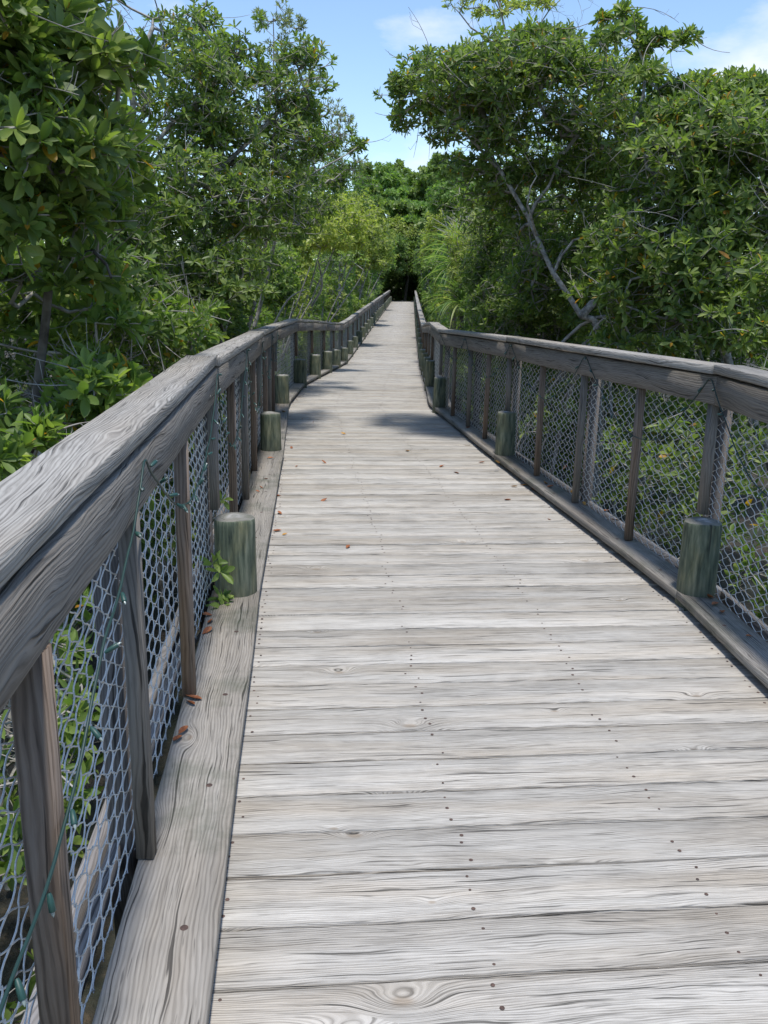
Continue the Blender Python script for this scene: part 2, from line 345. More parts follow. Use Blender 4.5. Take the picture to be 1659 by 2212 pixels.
gr = mesh_np('ground', np.stack([GX.ravel(), GY.ravel(), GZ.ravel()], 1), np.stack([idx[:-1, :-1], idx[:-1, 1:], idx[1:, 1:], idx[1:, :-1]], -1).reshape(-1, 4), ground_mat(), smooth=True)
gr['kind'] = 'structure'

# ------------------------------------------------------------------ boardwalk geometry
YL = [-2, 1.74, 4.32, 5.79, 8.41, 11.8, 14.4, 23.6, 26.2, 38.4, 79.4, 95]
XL = [-0.01, -.37, -.63, -.75, -.98, -1.30, -1.31, -1.09, -1.03, -.75, .28, .67]
YR = [-2, 3.25, 4.45, 8.0, 11.9, 14.4, 23.6, 26.2, 38.4, 79.4, 95]
XR = [1.72, 1.56, 1.52, 1.04, .58, .63, .86, .92, 1.20, 2.23, 2.62]
YZ = [-2, 14.4, 23.6, 26.2, 38.4, 79.4, 95]
ZZ = [0, 0, -.43, -.42, -.23, .42, .42]
def ex(side, Y): return float(np.interp(Y, YL, XL)) if side < 0 else float(np.interp(Y, YR, XR))
def dz(Y): return float(np.interp(Y, YZ, ZZ))
RH = ([-2, 1.5, 4.2, 8.1, 11.4, 14.2, 24, 79], [1.20, 1.205, 1.235, 1.16, 1.07, 1.07, 1.07, 0.98])
def rh(Y): return float(np.interp(Y, *RH))
def P(side, Y, off, z): return np.array([ex(side, Y) + side * off, Y, dz(Y) + z])
UP = np.array([0, 0, 1.0]); X1 = np.array([1.0, 0, 0])
def skew(Y): return float(np.interp(Y, [-2, 11, 15, 24, 95], [.2, .2, 0.0, -.06, -.06]))

wd = Wood(); y = -1.6; k = 0
while y < 84:
    pw = 0.186 + rng.normal(0, 0.0025); gap = abs(rng.normal(0.006, 0.005)) + 0.005
    if k % 9 == 4: gap += 0.006
    yc = y + pw / 2; sk = skew(yc)
    l = np.array([ex(-1, yc) - .235, yc - sk / 2 * 1.23, dz(yc) - 0.019]); r = np.array([ex(1, yc) + .235, yc + sk / 2 * 1.23, dz(yc) - 0.019])
    l[1] += rng.normal(0, .003); r[1] += rng.normal(0, .003)
    dirv = (r - l) / np.linalg.norm(r - l); across = np.cross(UP, dirv)  # towards +Y
    nst = 12 if yc < 12 else (5 if yc < 30 else 2)
    tilt = rng.normal(0, 0.006); cup = rng.normal(0, 0.0012)
    upv = np.cross(dirv, across); upv = upv + across * tilt
    zj = rng.normal(0, 0.0015)
    pts = [l + (r - l) * i / (nst - 1) + UP * (zj + (rng.normal(0, 0.0008) if nst > 2 else 0)) for i in range(nst)]
    wd.sweep(pts, across, upv, pw, 0.038, ch=0.004, jit=0.0014 if yc < 30 else 0)
    if yc < 22:   # screw heads: three in a row over each joist
        for fx in (0.10, 0.36, 0.62, 0.90) if yc < 22 else ():
            base = l + (r - l) * (fx + rng.normal(0, 0.004))
            for a in (-0.062, 0.0, 0.062):
                if rng.random() < 0.12: continue
                p = base + across * (a + rng.normal(0, 0.008)) + dirv * rng.normal(0, 0.008)
                wd.disc(p + UP * (0.0203 + zj), UP, 0.0036 + rng.random() * 0.0026, mi=1)
    y += pw + gap; k += 1
deck = wd.build('boardwalk_deck', M['deck'], mats=[M['deck'], M['nail']]); deck['kind'] = 'structure'
deck['label'] = 'grey weathered plank deck of the boardwalk'
# the dark frame below the planks
wu = Wood()
for off in (0.15, 1.0, 1.85):
    ys = [-1.6, 4.4, 8.2, 11.9, 14.5, 18.4, 23.2, 26.2, 38.4, 60, 84]
    pts = [np.array([ex(-1, q) + off, q, dz(q) - 0.16]) for q in ys]
    wu.sweep(pts, X1, UP, 0.05, 0.20)
st = wu.build('boardwalk_stringers', M['under']); st['kind'] = 'structure'

# ------------------------------------------------------------------ railings
SPL = [-2.0, 0.2, 4.19, 8.14, 11.56, 14.1, 16.5, 18.9, 21.3, 23.9, 26.3]; SPR = [-2.0, 0.4, 4.33, 8.15, 11.5, 14.0, 16.4, 18.8, 21.2, 23.6, 26.0]
for S in (SPL, SPR):
    while S[-1] < 79: S.append(S[-1] + 2.4)
OFF = {-1: 0.195, 1: 0.135}
def offy(side, Y): return float(np.interp(Y, [0, 8.2, 11.5, 14.2, 90], [.195, .19, .15, .11, .12]) if side < 0 else np.interp(Y, [0, 8.2, 11.5, 90], [.135, .13, .09, .11])) - OFF[side]

def PF(side, Y, off, z): return P(side, Y, off + offy(side, Y), z)
def wire_panel(name, side, y0, y1, z0, z1f, off, parent, near):
    """woven chain link: zigzag wires that hook round their neighbours"""
    pitch = 0.050 if near < 2 else (0.08 if near == 2 else 0.13)
    rad = 0.0019 if near == 0 else (0.0022 if near == 1 else (0.003 if near == 2 else 0.005))
    rows = 0.060 if near < 2 else pitch; ns = {0: 5, 1: 4}.get(near, 3); sub = {0: 5, 1: 3}.get(near, 1)
    n = max(2, int((y1 - y0) / pitch)); Vs = []; Fs = []; base = 0
    zt = z1f(0.5 * (y0 + y1))
    m = int((zt - z0) / rows) * 2 + 1
    tt = np.arange(0, m * sub + 1) / sub       # in half-periods
    tri = 1 - np.abs((tt % 2) - 1)             # 0..1..0
    sm = 0.5 - 0.5 * np.cos(np.pi * tri) if near < 2 else tri
    xx = 0.55 * tri + 0.45 * sm
    for i in range(n):
        yb = y0 + (i + 0.5) * (y1 - y0) / n; wob = 0.012 * math.sin(yb * 3.1) + 0.004 * math.sin(yb * 17)
        fl = 1 if i % 2 == 0 else -1
        yy = yb + fl * (xx - 0.5) * pitch * 1.12 + rng.normal(0, 0.0012, len(tt)) + 0.004 * np.sin(tt * 0.31 + yb * 2)
        zz = z0 + tt * rows / 2 + rng.normal(0, 0.0008, len(tt)) + 0.006 * math.sin(yb * 9.7)
        ov = 0.0045 * np.sin(np.pi * tt) * (1 if near < 2 else 0)
        ex_ = np.array([ex(side, q) + side * offy(side, q) for q in yy]); zd = np.array([dz(q) for q in yy])
        c = np.stack([ex_ + side * (off + ov + wob * np.sin(np.pi * (zz - z0) / (zt - z0)) * 0.6), yy, zz + zd], 1)
        d = np.gradient(c, axis=0); d /= np.linalg.norm(d, axis=1)[:, None]
        a = np.cross(d, np.array([[1.0, 0.02, 0.03]])); a /= np.linalg.norm(a, axis=1)[:, None]; b = np.cross(d, a)
        ang = np.arange(ns) * 2 * math.pi / ns
        ringv = c[:, None, :] + rad * (a[:, None, :] * np.cos(ang)[None, :, None] + b[:, None, :] * np.sin(ang)[None, :, None])
        Vs.append(ringv.reshape(-1, 3)); L_ = len(tt)
        ii = np.arange(L_ - 1)[:, None]; kk = np.arange(ns)[None, :]; k2 = (kk + 1) % ns
        Fs.append(base + np.stack([ii * ns + kk, ii * ns + k2, (ii + 1) * ns + k2, (ii + 1) * ns + kk], -1).reshape(-1, 4)); base += L_ * ns
    return mesh_np(name, np.concatenate(Vs), np.concatenate(Fs), M['wire'], parent, smooth=True)

def railing(side, S, label):
    R = empty('railing', label, 'railing', P(side, 0, 0.2, 0), 'railings along the boardwalk')
    off = OFF[side]; sx = X1 * side
    for i in range(len(S) - 1):
        y0, y1 = S[i], S[i + 1]; near = 0 if y0 < 8 else (1 if y0 < 14 else (2 if y0 < 28 else 3))
        mids = [y0, y1] if y1 - y0 < 3 else [y0 + (y1 - y0) * q / 4 for q in range(5)]
        def line(o_, zf, a=0.0, b=0.0, n=7 if near < 2 else 2):
            qs = [y0 + a + (y1 - y0 - a + b) * t / (n - 1) for t in range(n)]
            return [PF(side, q, o_, 0) * np.array([1, 1, 0]) + UP * (zf(q)) for q in qs]
        rz = lambda q: (dz(y0) + rh(y0)) + ((dz(y1) + rh(y1)) - (dz(y0) + rh(y0))) * (q - y0) / (y1 - y0)
        inn = rng.normal(0, 0.005); capz = rng.normal(0, 0.004)
        if i == 1: capz = 0.014
        def straight(o_, dzv, a=0.004, b=-0.004, n=7):
            A = PF(side, y0, o_, 0); B = PF(side, y1, o_, 0); A[2] = rz(y0) + dzv; B[2] = rz(y1) + dzv
            d = (B - A) / (y1 - y0); A2 = A + d * a; B2 = B + d * b
            nn = n if near < 2 else 2
            return [A2 + (B2 - A2) * t / (nn - 1) + (UP * rng.normal(0, 0.0012) if 0 < t < nn - 1 else 0) for t in range(nn)]
        # cap board, two side boards
        wb = Wood(); capo = off + (0.060 if side < 0 else 0.0); wb.sweep(straight(capo + inn, -0.021 + capz * 0.5 + 0.002), sx, UP, 0.142, 0.042, ch=0.003, jit=0.001 if near < 2 else 0)
        if near < 2:
            for q in np.arange(y0 + .1, y1, 0.95):
                for e in (-0.05, 0.04):
                    p = PF(side, q, capo + e, 0); p[2] = rz(q) + 0.0006
                    wb.disc(p, UP, 0.0045, mi=1, dome=0.0012)
        wb.build('cap_board', M['cap'], R, mats=[M['cap'], M['nail']])
        wb = Wood(); wb.sweep(straight(off + (0.013 if side < 0 else -0.026), -0.048 - 0.0715, a=0.004), UP, sx * -1, 0.138, 0.038, ch=0.004, jit=0.001 if near < 2 else 0); wb.build('side_board', M['fascia'], R)
        wb = Wood(); wb.sweep(straight(off + 0.09, -0.042 - 0.0715), UP, sx * -1, 0.138, 0.038, ch=0.004); wb.build('side_board', M['fascia'], R)
        # curb board lying on the deck edge, rim board outside
        curbw = off + 0.0
        wb = Wood(); A = [P(side, q, curbw / 2 + 0.02, 0.057) for q in np.linspace(y0 + .004, y1 - .004, 6 if near < 2 else 2)]
        wb.sweep(A, sx, UP, curbw + 0.04, 0.042, ch=0.003, jit=0.0022 if near < 2 else 0)
        wb.sweep([p + sx * 0.022 - UP * 0.0385 for p in A], sx, UP, curbw - 0.01, 0.034, ch=0.002)
        if near == 0:
            for q in np.arange(y0 + .35, y1, 0.62):
                wb.disc(P(side, q, curbw * 0.42, 0.0785), UP, 0.010, mi=1)
        wb.build('curb_board', M['curb'], R, mats=[M['curb'], M['nail']])
        wb = Wood(); A = [PF(side, q, off + 0.20, -0.10) for q in (y0, y1)]; wb.sweep(A, UP, sx * -1, 0.18, 0.045); wb.build('rim_board', M['under'], R)
        wb = Wood(); A = [PF(side, q, off + 0.115, 0.04) for q in (y0, y1)]; wb.sweep(A, UP, sx * -1, 0.085, 0.03); wb.build('bottom_rail', M['under'], R)
        # pickets on the walking side, posts outside
        for j, q in enumerate(mids[:-1]):
            ztop = rz(q) - dz(q) - 0.046 - 0.138
            zb = 0.45 if j == 0 else 0.082
            o0 = off + (0.022 if side < 0 else -0.016)
            lean = rng.normal(0, 0.012)
            if side < 0 and i == 1 and j > 0: q = (0, 1.25, 2.05, 3.03)[j]
            wid = 0.062 if j == 0 else 0.040
            if j == 0: q = q + 0.10; zb = 0.47 + rng.normal(0, .01)
            A = PF(side, q + lean, o0 + (0.01 if j == 0 else 0), zb); B = PF(side, q, o0 + (0.01 if j == 0 else 0), ztop - 0.002)
            wb = Wood(); wb.sweep([A, A * .5 + B * .5, B], np.array([0, 1.0, 0]), sx * -1, wid, (0.056 if i == 1 and j == 1 and side < 0 else 0.046) if j else 0.04, ch=0.0025, jit=0.0006)
            wb.build('picket', M['picket'] if (j % 2 or near > 1) else M['fascia'], R)
            if near < 3 and j in (0, 2):
                q2 = q + 0.10
                A = PF(side, q2, off + 0.098, -0.8); B = PF(side, q2, off + 0.098, ztop - 0.003)
                wb = Wood(); wb.sweep([A, B], np.array([0, 1.0, 0]), sx * -1, 0.085, 0.065, ch=0.004); wb.build('post', M['postd'], R)
        if y0 < 60:
            wire_panel('wire_mesh', side, y0 + 0.01, y1 + 0.01, 0.045 if near < 2 else 0.08, lambda q: rh(q) - 0.10, off + (0.068 if side < 0 else 0.045), R, near)
    return R
railing(-1, SPL, 'weathered grey timber railing with chain link infill along the left side of the boardwalk')
railing(1, SPR, 'weathered grey timber railing with chain link infill along the right side of the boardwalk')

# ------------------------------------------------------------------ pilings
def piling_mesh(r, h, zb):
    V = []; F = []; n = 20
    prof = [(r * 1.03, zb), (r * 1.02, 0.05), (r, h * 0.5), (r * 0.985, h - 0.03), (r * 0.97, h - 0.008), (r * 0.93, h), (r * 0.5, h + 0.004), (r * 0.12, h + 0.006)]
    for j, (rr, z) in enumerate(prof):
        for i in range(n):
            a = 2 * math.pi * i / n; k_ = 1 + 0.018 * math.sin(a * 3 + r * 900) + 0.012 * math.sin(a * 7 + z)
            V.append((rr * k_ * math.cos(a), rr * k_ * math.sin(a), z + (0.004 * math.sin(a * 2 + r * 300) if j > 4 else 0)))
    for j in range(len(prof) - 1):
        for i in range(n):
            F.append((j * n + i, j * n + (i + 1) % n, (j + 1) * n + (i + 1) % n, (j + 1) * n + i))
    V.append((0, 0, h + 0.005)); c = len(V) - 1; b = (len(prof) - 1) * n
    T = [(b + i, b + (i + 1) % n, c) for i in range(n)]
    return V, F, T
ORD = 'first second third fourth fifth sixth seventh eighth ninth tenth eleventh twelfth thirteenth fourteenth fifteenth sixteenth seventeenth eighteenth nineteenth twentieth'.split()
def ordn(i):
    if i < 20: return ORD[i]
    return 'twenty-' + ORD[i - 20] if i < 29 else ('thirtieth' if i == 29 else 'thirty-' + ORD[i - 30])
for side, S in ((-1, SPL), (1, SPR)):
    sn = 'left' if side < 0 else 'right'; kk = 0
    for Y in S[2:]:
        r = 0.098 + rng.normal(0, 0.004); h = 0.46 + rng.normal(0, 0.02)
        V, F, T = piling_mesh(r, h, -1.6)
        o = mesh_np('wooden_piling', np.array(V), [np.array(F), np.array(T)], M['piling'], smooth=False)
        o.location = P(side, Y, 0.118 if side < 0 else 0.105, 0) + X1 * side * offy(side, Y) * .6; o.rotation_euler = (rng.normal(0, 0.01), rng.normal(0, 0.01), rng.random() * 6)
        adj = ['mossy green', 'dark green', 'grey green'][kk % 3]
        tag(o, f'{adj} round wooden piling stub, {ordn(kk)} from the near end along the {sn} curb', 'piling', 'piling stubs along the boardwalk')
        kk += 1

# ------------------------------------------------------------------ string lights
def tube(pts, r, ns=6):
    c = np.array(pts, float); d = np.gradient(c, axis=0); d /= np.linalg.norm(d, axis=1)[:, None]
    a = np.cross(d, np.array([[0.9, 0.3, 0.31]])); a /= np.linalg.norm(a, axis=1)[:, None]; b = np.cross(d, a)
    rr = np.full(len(c), r) if np.isscalar(r) else np.array(r)
    ang = np.arange(ns) * 2 * math.pi / ns
    V = (c[:, None, :] + rr[:, None, None] * (a[:, None, :] * np.cos(ang)[None, :, None] + b[:, None, :] * np.sin(ang)[None, :, None])).reshape(-1, 3)
    ii = np.arange(len(c) - 1)[:, None]; kk = np.arange(ns)[None, :]; k2 = (kk + 1) % ns
    F = np.stack([ii * ns + kk, ii * ns + k2, (ii + 1) * ns + k2, (ii + 1) * ns + kk], -1).reshape(-1, 4)
    return V, F
def strings(side, keys, label, nmax=100):
    root = empty('string_light', label, 'string lights', P(side, keys[0][0], 0.1, 0), 'string lights draped on the railings')
    io = OFF[side] - (0.014 if side < 0 else 0.055)
    K = []
    for (Y, z) in keys: K.append((Y, z))
    pts = []
    for (a, b) in zip(K[:-1], K[1:]):
        n = max(4, int(math.hypot(a[0] - b[0], a[1] - b[1]) / 0.03))
        for i in range(n):
            t = i / n; t2 = t
            pts.append(PF(side, a[0] + (b[0] - a[0]) * t2, io - 0.006 * abs(math.sin(i * 0.9)), a[1] + (b[1] - a[1]) * t2 - 0.05 * math.sin(math.pi * t) * abs(b[0] - a[0])))
    pts = np.array(pts); 
    ker = np.array([1, 2, 3, 2, 1]) / 9.0
    sm = np.stack([np.convolve(np.pad(pts[:, i], 2, mode='edge'), ker, 'valid') for i in range(3)], 1)
    V, F = tube(sm, 0.0030, 6); mesh_np('cable', V, F, M['cable'], root, smooth=True)
    acc = 0; cnt = 0; nxt = 0.05
    for i in range(1, len(sm)):
        acc += np.linalg.norm(sm[i] - sm[i - 1])
        if acc > nxt and cnt < nmax:
            nxt = acc + 0.13 + rng.random() * 0.05; cnt += 1
            d = np.array([-side * 0.4, rng.normal(0, 1.0), rng.normal(-0.25, 0.7)]); d /= np.linalg.norm(d)
            p = sm[i] + np.array([-side * 0.006, 0, 0])
            V, F = tube([p, p + d * 0.004, p + d * 0.012, p + d * 0.027, p + d * 0.028], [0.0025, 0.0042, 0.0052, 0.0056, 0.0045], 7)
            s_ = mesh_np('bulb_socket', V, F, M['socket'], root, smooth=True)
            V, F = tube([p + d * 0.027, p + d * 0.032, p + d * 0.036], [0.0034, 0.0026, 0.0006], 6); mesh_np('bulb', V, F, M['bulb'], s_, smooth=True)
strings(-1, [(0.72, 0.70), (0.99, 0.69), (1.26, 0.74), (1.46, 0.85), (1.57, 0.91), (1.84, 1.0), (1.99, 1.08), (2.09, 1.17), (2.15, 1.12), (2.28, 1.06), (2.47, 0.97), (2.71, 0.89), (3.11, 0.85), (3.56, 0.92), (3.8, 1.0), (4.1, 1.19),
             (4.2, 0.95), (4.7, 0.72), (5.2, 0.74), (5.6, 0.95), (6.0, 1.17), (6.25, 0.85), (6.9, 0.62), (7.5, 0.7), (7.95, 1.1), (8.2, 0.9), (9.0, 0.65), (9.8, 1.08), (10.3, 0.7), (11.4, 1.02)],
        'green string light cable with small sockets draped along the left railing')
strings(1, [(3.4, 0.75), (3.8, 0.78), (4.15, 1.0), (4.38, 1.19), (4.6, 1.0), (4.85, 0.8), (5.12, 0.74), (5.45, 0.78), (5.8, 0.95), (6.15, 1.16), (6.4, 0.95), (6.95, 0.74), (7.5, 0.85), (8.05, 1.12), (8.4, 0.85), (9.05, 0.7), (9.6, 0.85), (9.95, 1.06), (10.4, 0.75), (11.4, 1.02)],
        'green string light cable with small sockets draped along the right railing', 95)

# ------------------------------------------------------------------ vegetation
# leaf templates: x along the leaf, y across, z up (unit length), with quads
def leaf_tpl(kind):
    if kind == 'near':      # obovate, folded on the midrib, drooping tip, 8 quads
        xs = [0.0, 0.12, 0.38, 0.68, 0.9, 1.0]; wd_ = [0.006, 0.03, 0.145, 0.185, 0.11, 0.004]
        V = []; F = []
        for x, w_ in zip(xs, wd_):
            zc = -0.10 * x * x
            V += [(x, -w_, zc + w_ * 0.38), (x, 0, zc), (x, w_, zc + w_ * 0.38)]
        for i in range(5):
            for j in range(2):
                a = i * 3 + j; F.append((a, a + 1, a + 4, a + 3))
        return np.array(V), np.array(F)
    if kind == 'mid':       # 4 quads
        xs = [0.0, 0.35, 0.75, 1.0]; wd_ = [0.01, 0.14, 0.17, 0.01]; V = []; F = []
        for x, w_ in zip(xs, wd_):
            zc = -0.12 * x * x
            V += [(x, -w_, zc + w_ * 0.4), (x, 0, zc), (x, w_, zc + w_ * 0.4)]
        for i in range(3):
            for j in range(2):
                a = i * 3 + j; F.append((a, a + 1, a + 4, a + 3))
        return np.array(V), np.array(F)
    if kind == 'narrow':
        return np.array([(0, 0, 0), (0.45, -0.11, 0.03), (1, 0, -0.05), (0.45, 0.11, 0.03)]), np.array([(0, 1, 2, 3)])
    if kind == 'far':
        return np.array([(0, 0, 0), (0.55, -0.24, 0.08), (1, 0, -0.1), (0.5, 0.24, 0.08), ]), np.array([(0, 1, 2, 3)])
def norm(a): return a / np.maximum(np.linalg.norm(a, axis=-1, keepdims=True), 1e-9)

def leaves_mesh(pos, axis, nper, Lmean, kind, R, tilt=(45, 85), tint=0.45, yellow=0.012, name='crown', mat_=None, parent=None, lj=0.25):
    """rosettes: nper leaves spiralled round each axis"""
    tv, tf = leaf_tpl(kind); n = len(pos)
    cnt = np.clip(R.integers(nper[0], nper[1] + 1, n), 1, None)
    ri = np.repeat(np.arange(n), cnt); m = len(ri)
    kidx = np.arange(m) - np.repeat(np.cumsum(cnt) - cnt, cnt)
    ax = norm(axis)[ri]; h = norm(np.cross(ax, np.array([0.31, 0.95, 0.05]))); g = np.cross(ax, h)
    ang = kidx * 2.39996 + np.repeat(R.random(n) * 6.28, cnt) + R.normal(0, 0.2, m)
    fr = kidx / np.maximum(cnt[ri] - 1, 1)
    el = np.radians(tilt[0] + (tilt[1] - tilt[0]) * (1 - fr) + R.normal(0, 9, m))   # outer leaves spread, inner ones stand up
    rad = h * np.cos(ang)[:, None] + g * np.sin(ang)[:, None]
    x = norm(ax * np.cos(el)[:, None] + rad * np.sin(el)[:, None] + np.array([0, 0, -0.08]) * R.random(m)[:, None])
    z = norm(ax * np.sin(el)[:, None] - rad * np.cos(el)[:, None] + R.normal(0, 0.18, (m, 3)))
    y_ = norm(np.cross(z, x)); z = np.cross(x, y_)
    Ls = Lmean * (1 + lj * R.normal(0, 1, m)).clip(0.45, 1.5) * (0.72 + 0.28 * (1 - fr))
    base = pos[ri] - ax * (0.03 * (1 - fr))[:, None] * Lmean * 8 * 0.3
    V = base[:, None, :] + Ls[:, None, None] * (tv[None, :, 0:1] * x[:, None, :] + tv[None, :, 1:2] * (y_ * R.uniform(.62, 1.15, (m, 1)))[:, None, :] + tv[None, :, 2:3] * (z * R.uniform(.2, 2.2, (m, 1)))[:, None, :])
    k = len(tv); F = (tf[None] + (np.arange(m) * k)[:, None, None]).reshape(-1, 4)
    ros = np.repeat(R.normal(0, 0.12, n), cnt)
    tt = np.clip(tint + ros * 1.3 + R.normal(0, 0.16, m) + 0.22 * fr * (R.random(m) < 0.5), 0, 0.93)
    yl = R.random(m) < yellow; tt[yl] = 0.97 + 0.03 * R.random(yl.sum())
    return mesh_np(name, V.reshape(-1, 3), F, mat_, parent, attrs={'tint': np.repeat(tt, k)}, smooth=(kind in ('near', 'mid')))

def edges_mesh(A, B, ra, rb, ns, name, mat_, parent):
    A = np.array(A); B = np.array(B); ra = np.array(ra)[:, None, None]; rb = np.array(rb)[:, None, None]
    d = norm(B - A); a = norm(np.cross(d, np.array([0.83, 0.41, 0.37]))); b = np.cross(d, a)
    ang = np.arange(ns) * 2 * math.pi / ns
    off = a[:, None, :] * np.cos(ang)[None, :, None] + b[:, None, :] * np.sin(ang)[None, :, None]
    V = np.concatenate([(A - d * 0.1 * ra[:, 0])[:, None, :] + off * ra, (B + d * 0.25 * rb[:, 0])[:, None, :] + off * rb], 1).reshape(-1, 3)
    kk = np.arange(ns); k2 = (kk + 1) % ns
    f = np.stack([kk, k2, ns + k2, ns + kk], -1)
    F = (f[None] + (np.arange(len(A)) * 2 * ns)[:, None, None]).reshape(-1, 4)
    return mesh_np(name, V, F, mat_, parent, smooth=True)

def blob_points(blobs, R):
    """rosette points clumped inside ellipsoids: (centre, (rx,ry,rz), n)"""
    out = []; axs = []
    for c, r, n in blobs:
        c = np.array(c, float); r = np.array(r, float)
        nc = max(3, int(n / 16)); u = norm(R.normal(0, 1, (nc, 3))); u[:, 2] = u[:, 2] * 0.85 + 0.12
        cc = u * (0.45 + 0.5 * R.random((nc, 1)) ** 0.6)
        sz = 0.20 + 0.32 * R.random(nc)
        w_ = sz ** 2; pick = R.choice(nc, n, p=w_ / w_.sum())
        v = norm(R.normal(0, 1, (n, 3))) * (R.random((n, 1)) ** 0.45)
        v[:, 2] = v[:, 2] * 0.7 + 0.1
        q = cc[pick] + v * sz[pick][:, None]
        out.append(c + q * r); axs.append(norm(norm(v) * 0.7 + cc[pick] * 0.7 + np.array([0, 0, 0.95]) + R.normal(0, 0.3, (n, 3))))
    return np.concatenate(out), np.concatenate(axs)

DENS = 1.7
def tree(name, label, cat, base, limbs, blobs, leafmat='mang', L_=0.10, kind='mid', nper=(6, 9), tint=0.45, yellow=0.012, tilt=(35, 85),
         bark='bark', twig='twig', r0=0.05, group=None, seed=1, seg=0.22, keep=1.0, tr=0.0032, clip=None, ns=4, lj=0.25, tangle=0):
    if tangle == 0 and kind in ('mid', 'near'): tangle = int(60 + sum(b_[2] for b_ in blobs) * .16)
    R = np.random.default_rng(seed)
    root = empty(name, label, cat, base, group)
    if kind in ('mid', 'near'): L_ *= 0.86
    P_, ax = blob_points([(c_, r_, int(n_ * (DENS if kind in ('mid', 'near') else 1))) for c_, r_, n_ in blobs], R)
    def inside(q):   # keep foliage off the walkway
        if clip is None: return np.ones(len(q), bool)
        xl = np.interp(q[:, 1], YL, XL) - 0.48; xr = np.interp(q[:, 1], YR, XR) + 0.42; zd = np.interp(q[:, 1], YZ, ZZ)
        bad = (q[:, 0] > xl) & (q[:, 0] < xr) & (q[:, 2] < zd + clip)
        bad |= (q[:, 2] < -0.9)
        return ~bad
    ok = inside(P_); P_, ax = P_[ok], ax[ok]
    # skeleton from hand-placed limbs
    nodes = []; par = []; lr = []
    ends = {}
    for li, (pts, ra, rb) in enumerate(limbs):
        pts = [np.array(p, float) for p in pts]
        # resample as a smooth curve
        c = [];
        for i in range(len(pts) - 1):
            p0 = pts[max(i - 1, 0)]; p1 = pts[i]; p2 = pts[i + 1]; p3 = pts[min(i + 2, len(pts) - 1)]
            nn = max(2, int(np.linalg.norm(p2 - p1) / seg))
            for t in np.arange(nn) / nn:
                c.append(0.5 * ((2 * p1) + (p2 - p0) * t + (2 * p0 - 5 * p1 + 4 * p2 - p3) * t * t + (3 * p1 - p0 - 3 * p2 + p3) * t ** 3))
        c.append(pts[-1]); c = np.array(c)
        c[1:-1] += R.normal(0, 0.012 + 0.1 * (ra + rb) / 2, c[1:-1].shape) * min(1, seg * 3)
        if nodes:
            dd = np.linalg.norm(np.array(nodes) - c[0], axis=1); start = int(dd.argmin()); prev = start
            lst = c[1:] if True else c
        else: prev = -1; lst = c
        for i, q in enumerate(lst):
            nodes.append(q); par.append(prev); prev = len(nodes) - 1; lr.append(ra + (rb - ra) * i / max(len(lst) - 1, 1))
    nL = len(nodes); cap = nL + len(P_) * 8 + 10
    A = np.zeros((cap, 3)); A[:nL] = nodes; D = np.zeros((cap, 3)); parn = np.full(cap, -1); parn[:nL] = par
    for i in range(nL):
        D[i] = norm(A[i] - A[par[i]]) if par[i] >= 0 else (0, 0, 1)
    n = nL
    d0 = np.array([np.linalg.norm(A[:nL] - q, axis=1).min() for q in P_]); order = np.argsort(d0)
    tips = []; tax = []
    for oi in order:
        q = P_[oi]; df = A[:n] - q; dist = np.sqrt((df * df).sum(1))
        pen = dist * (1 + 0.35 * (A[:n, 2] > q[2] + 0.05)); j = int(pen.argmin()); dj = dist[j]
        k = max(1, min(7, int(dj / (seg * 0.8))))
        p0 = A[j]; c1 = p0 + D[j] * dj * 0.30 + R.normal(0, 0.05, 3) * dj; c2 = q - norm(ax[oi]) * dj * 0.33 + R.normal(0, 0.05, 3) * dj
        prev = j
        for i in range(1, k + 1):
            t = i / k; p = (1 - t) ** 3 * p0 + 3 * (1 - t) ** 2 * t * c1 + 3 * (1 - t) * t * t * c2 + t ** 3 * q
            A[n] = p; parn[n] = prev; D[n] = norm(p - A[prev]); prev = n; n += 1
        tips.append(q); tax.append(norm(D[n - 1] * 0.6 + ax[oi] * 0.8))
    wgt = np.zeros(n)
    wgt[nL:] = 0.0
    isleaf = np.ones(n, bool); isleaf[parn[1:n][parn[1:n] >= 0]] = False
    wgt[isleaf] = 1
    for i in range(n - 1, 0, -1):
        if parn[i] >= 0: wgt[parn[i]] += wgt[i]
    rr = tr * np.power(np.maximum(wgt, 1), 0.43); rr[:nL] = np.maximum(np.array(lr), np.minimum(rr[:nL], np.array(lr)))
    e = np.array([i for i in range(nL) if parn[i] >= 0], int)
    if len(e): edges_mesh(A[parn[e]], A[e], np.maximum(rr[e] * 1.04, 0), rr[e], 8, 'trunk', M[bark], root)
    e = np.arange(nL, n); e = e[parn[e] >= 0]
    crown_parent = root
    cr_ = leaves_mesh(np.array(tips), np.array(tax), nper, L_, kind, R, tilt, tint, yellow, 'crown', M[leafmat], crown_parent, lj)
    TA = []; TB = []; TR = []
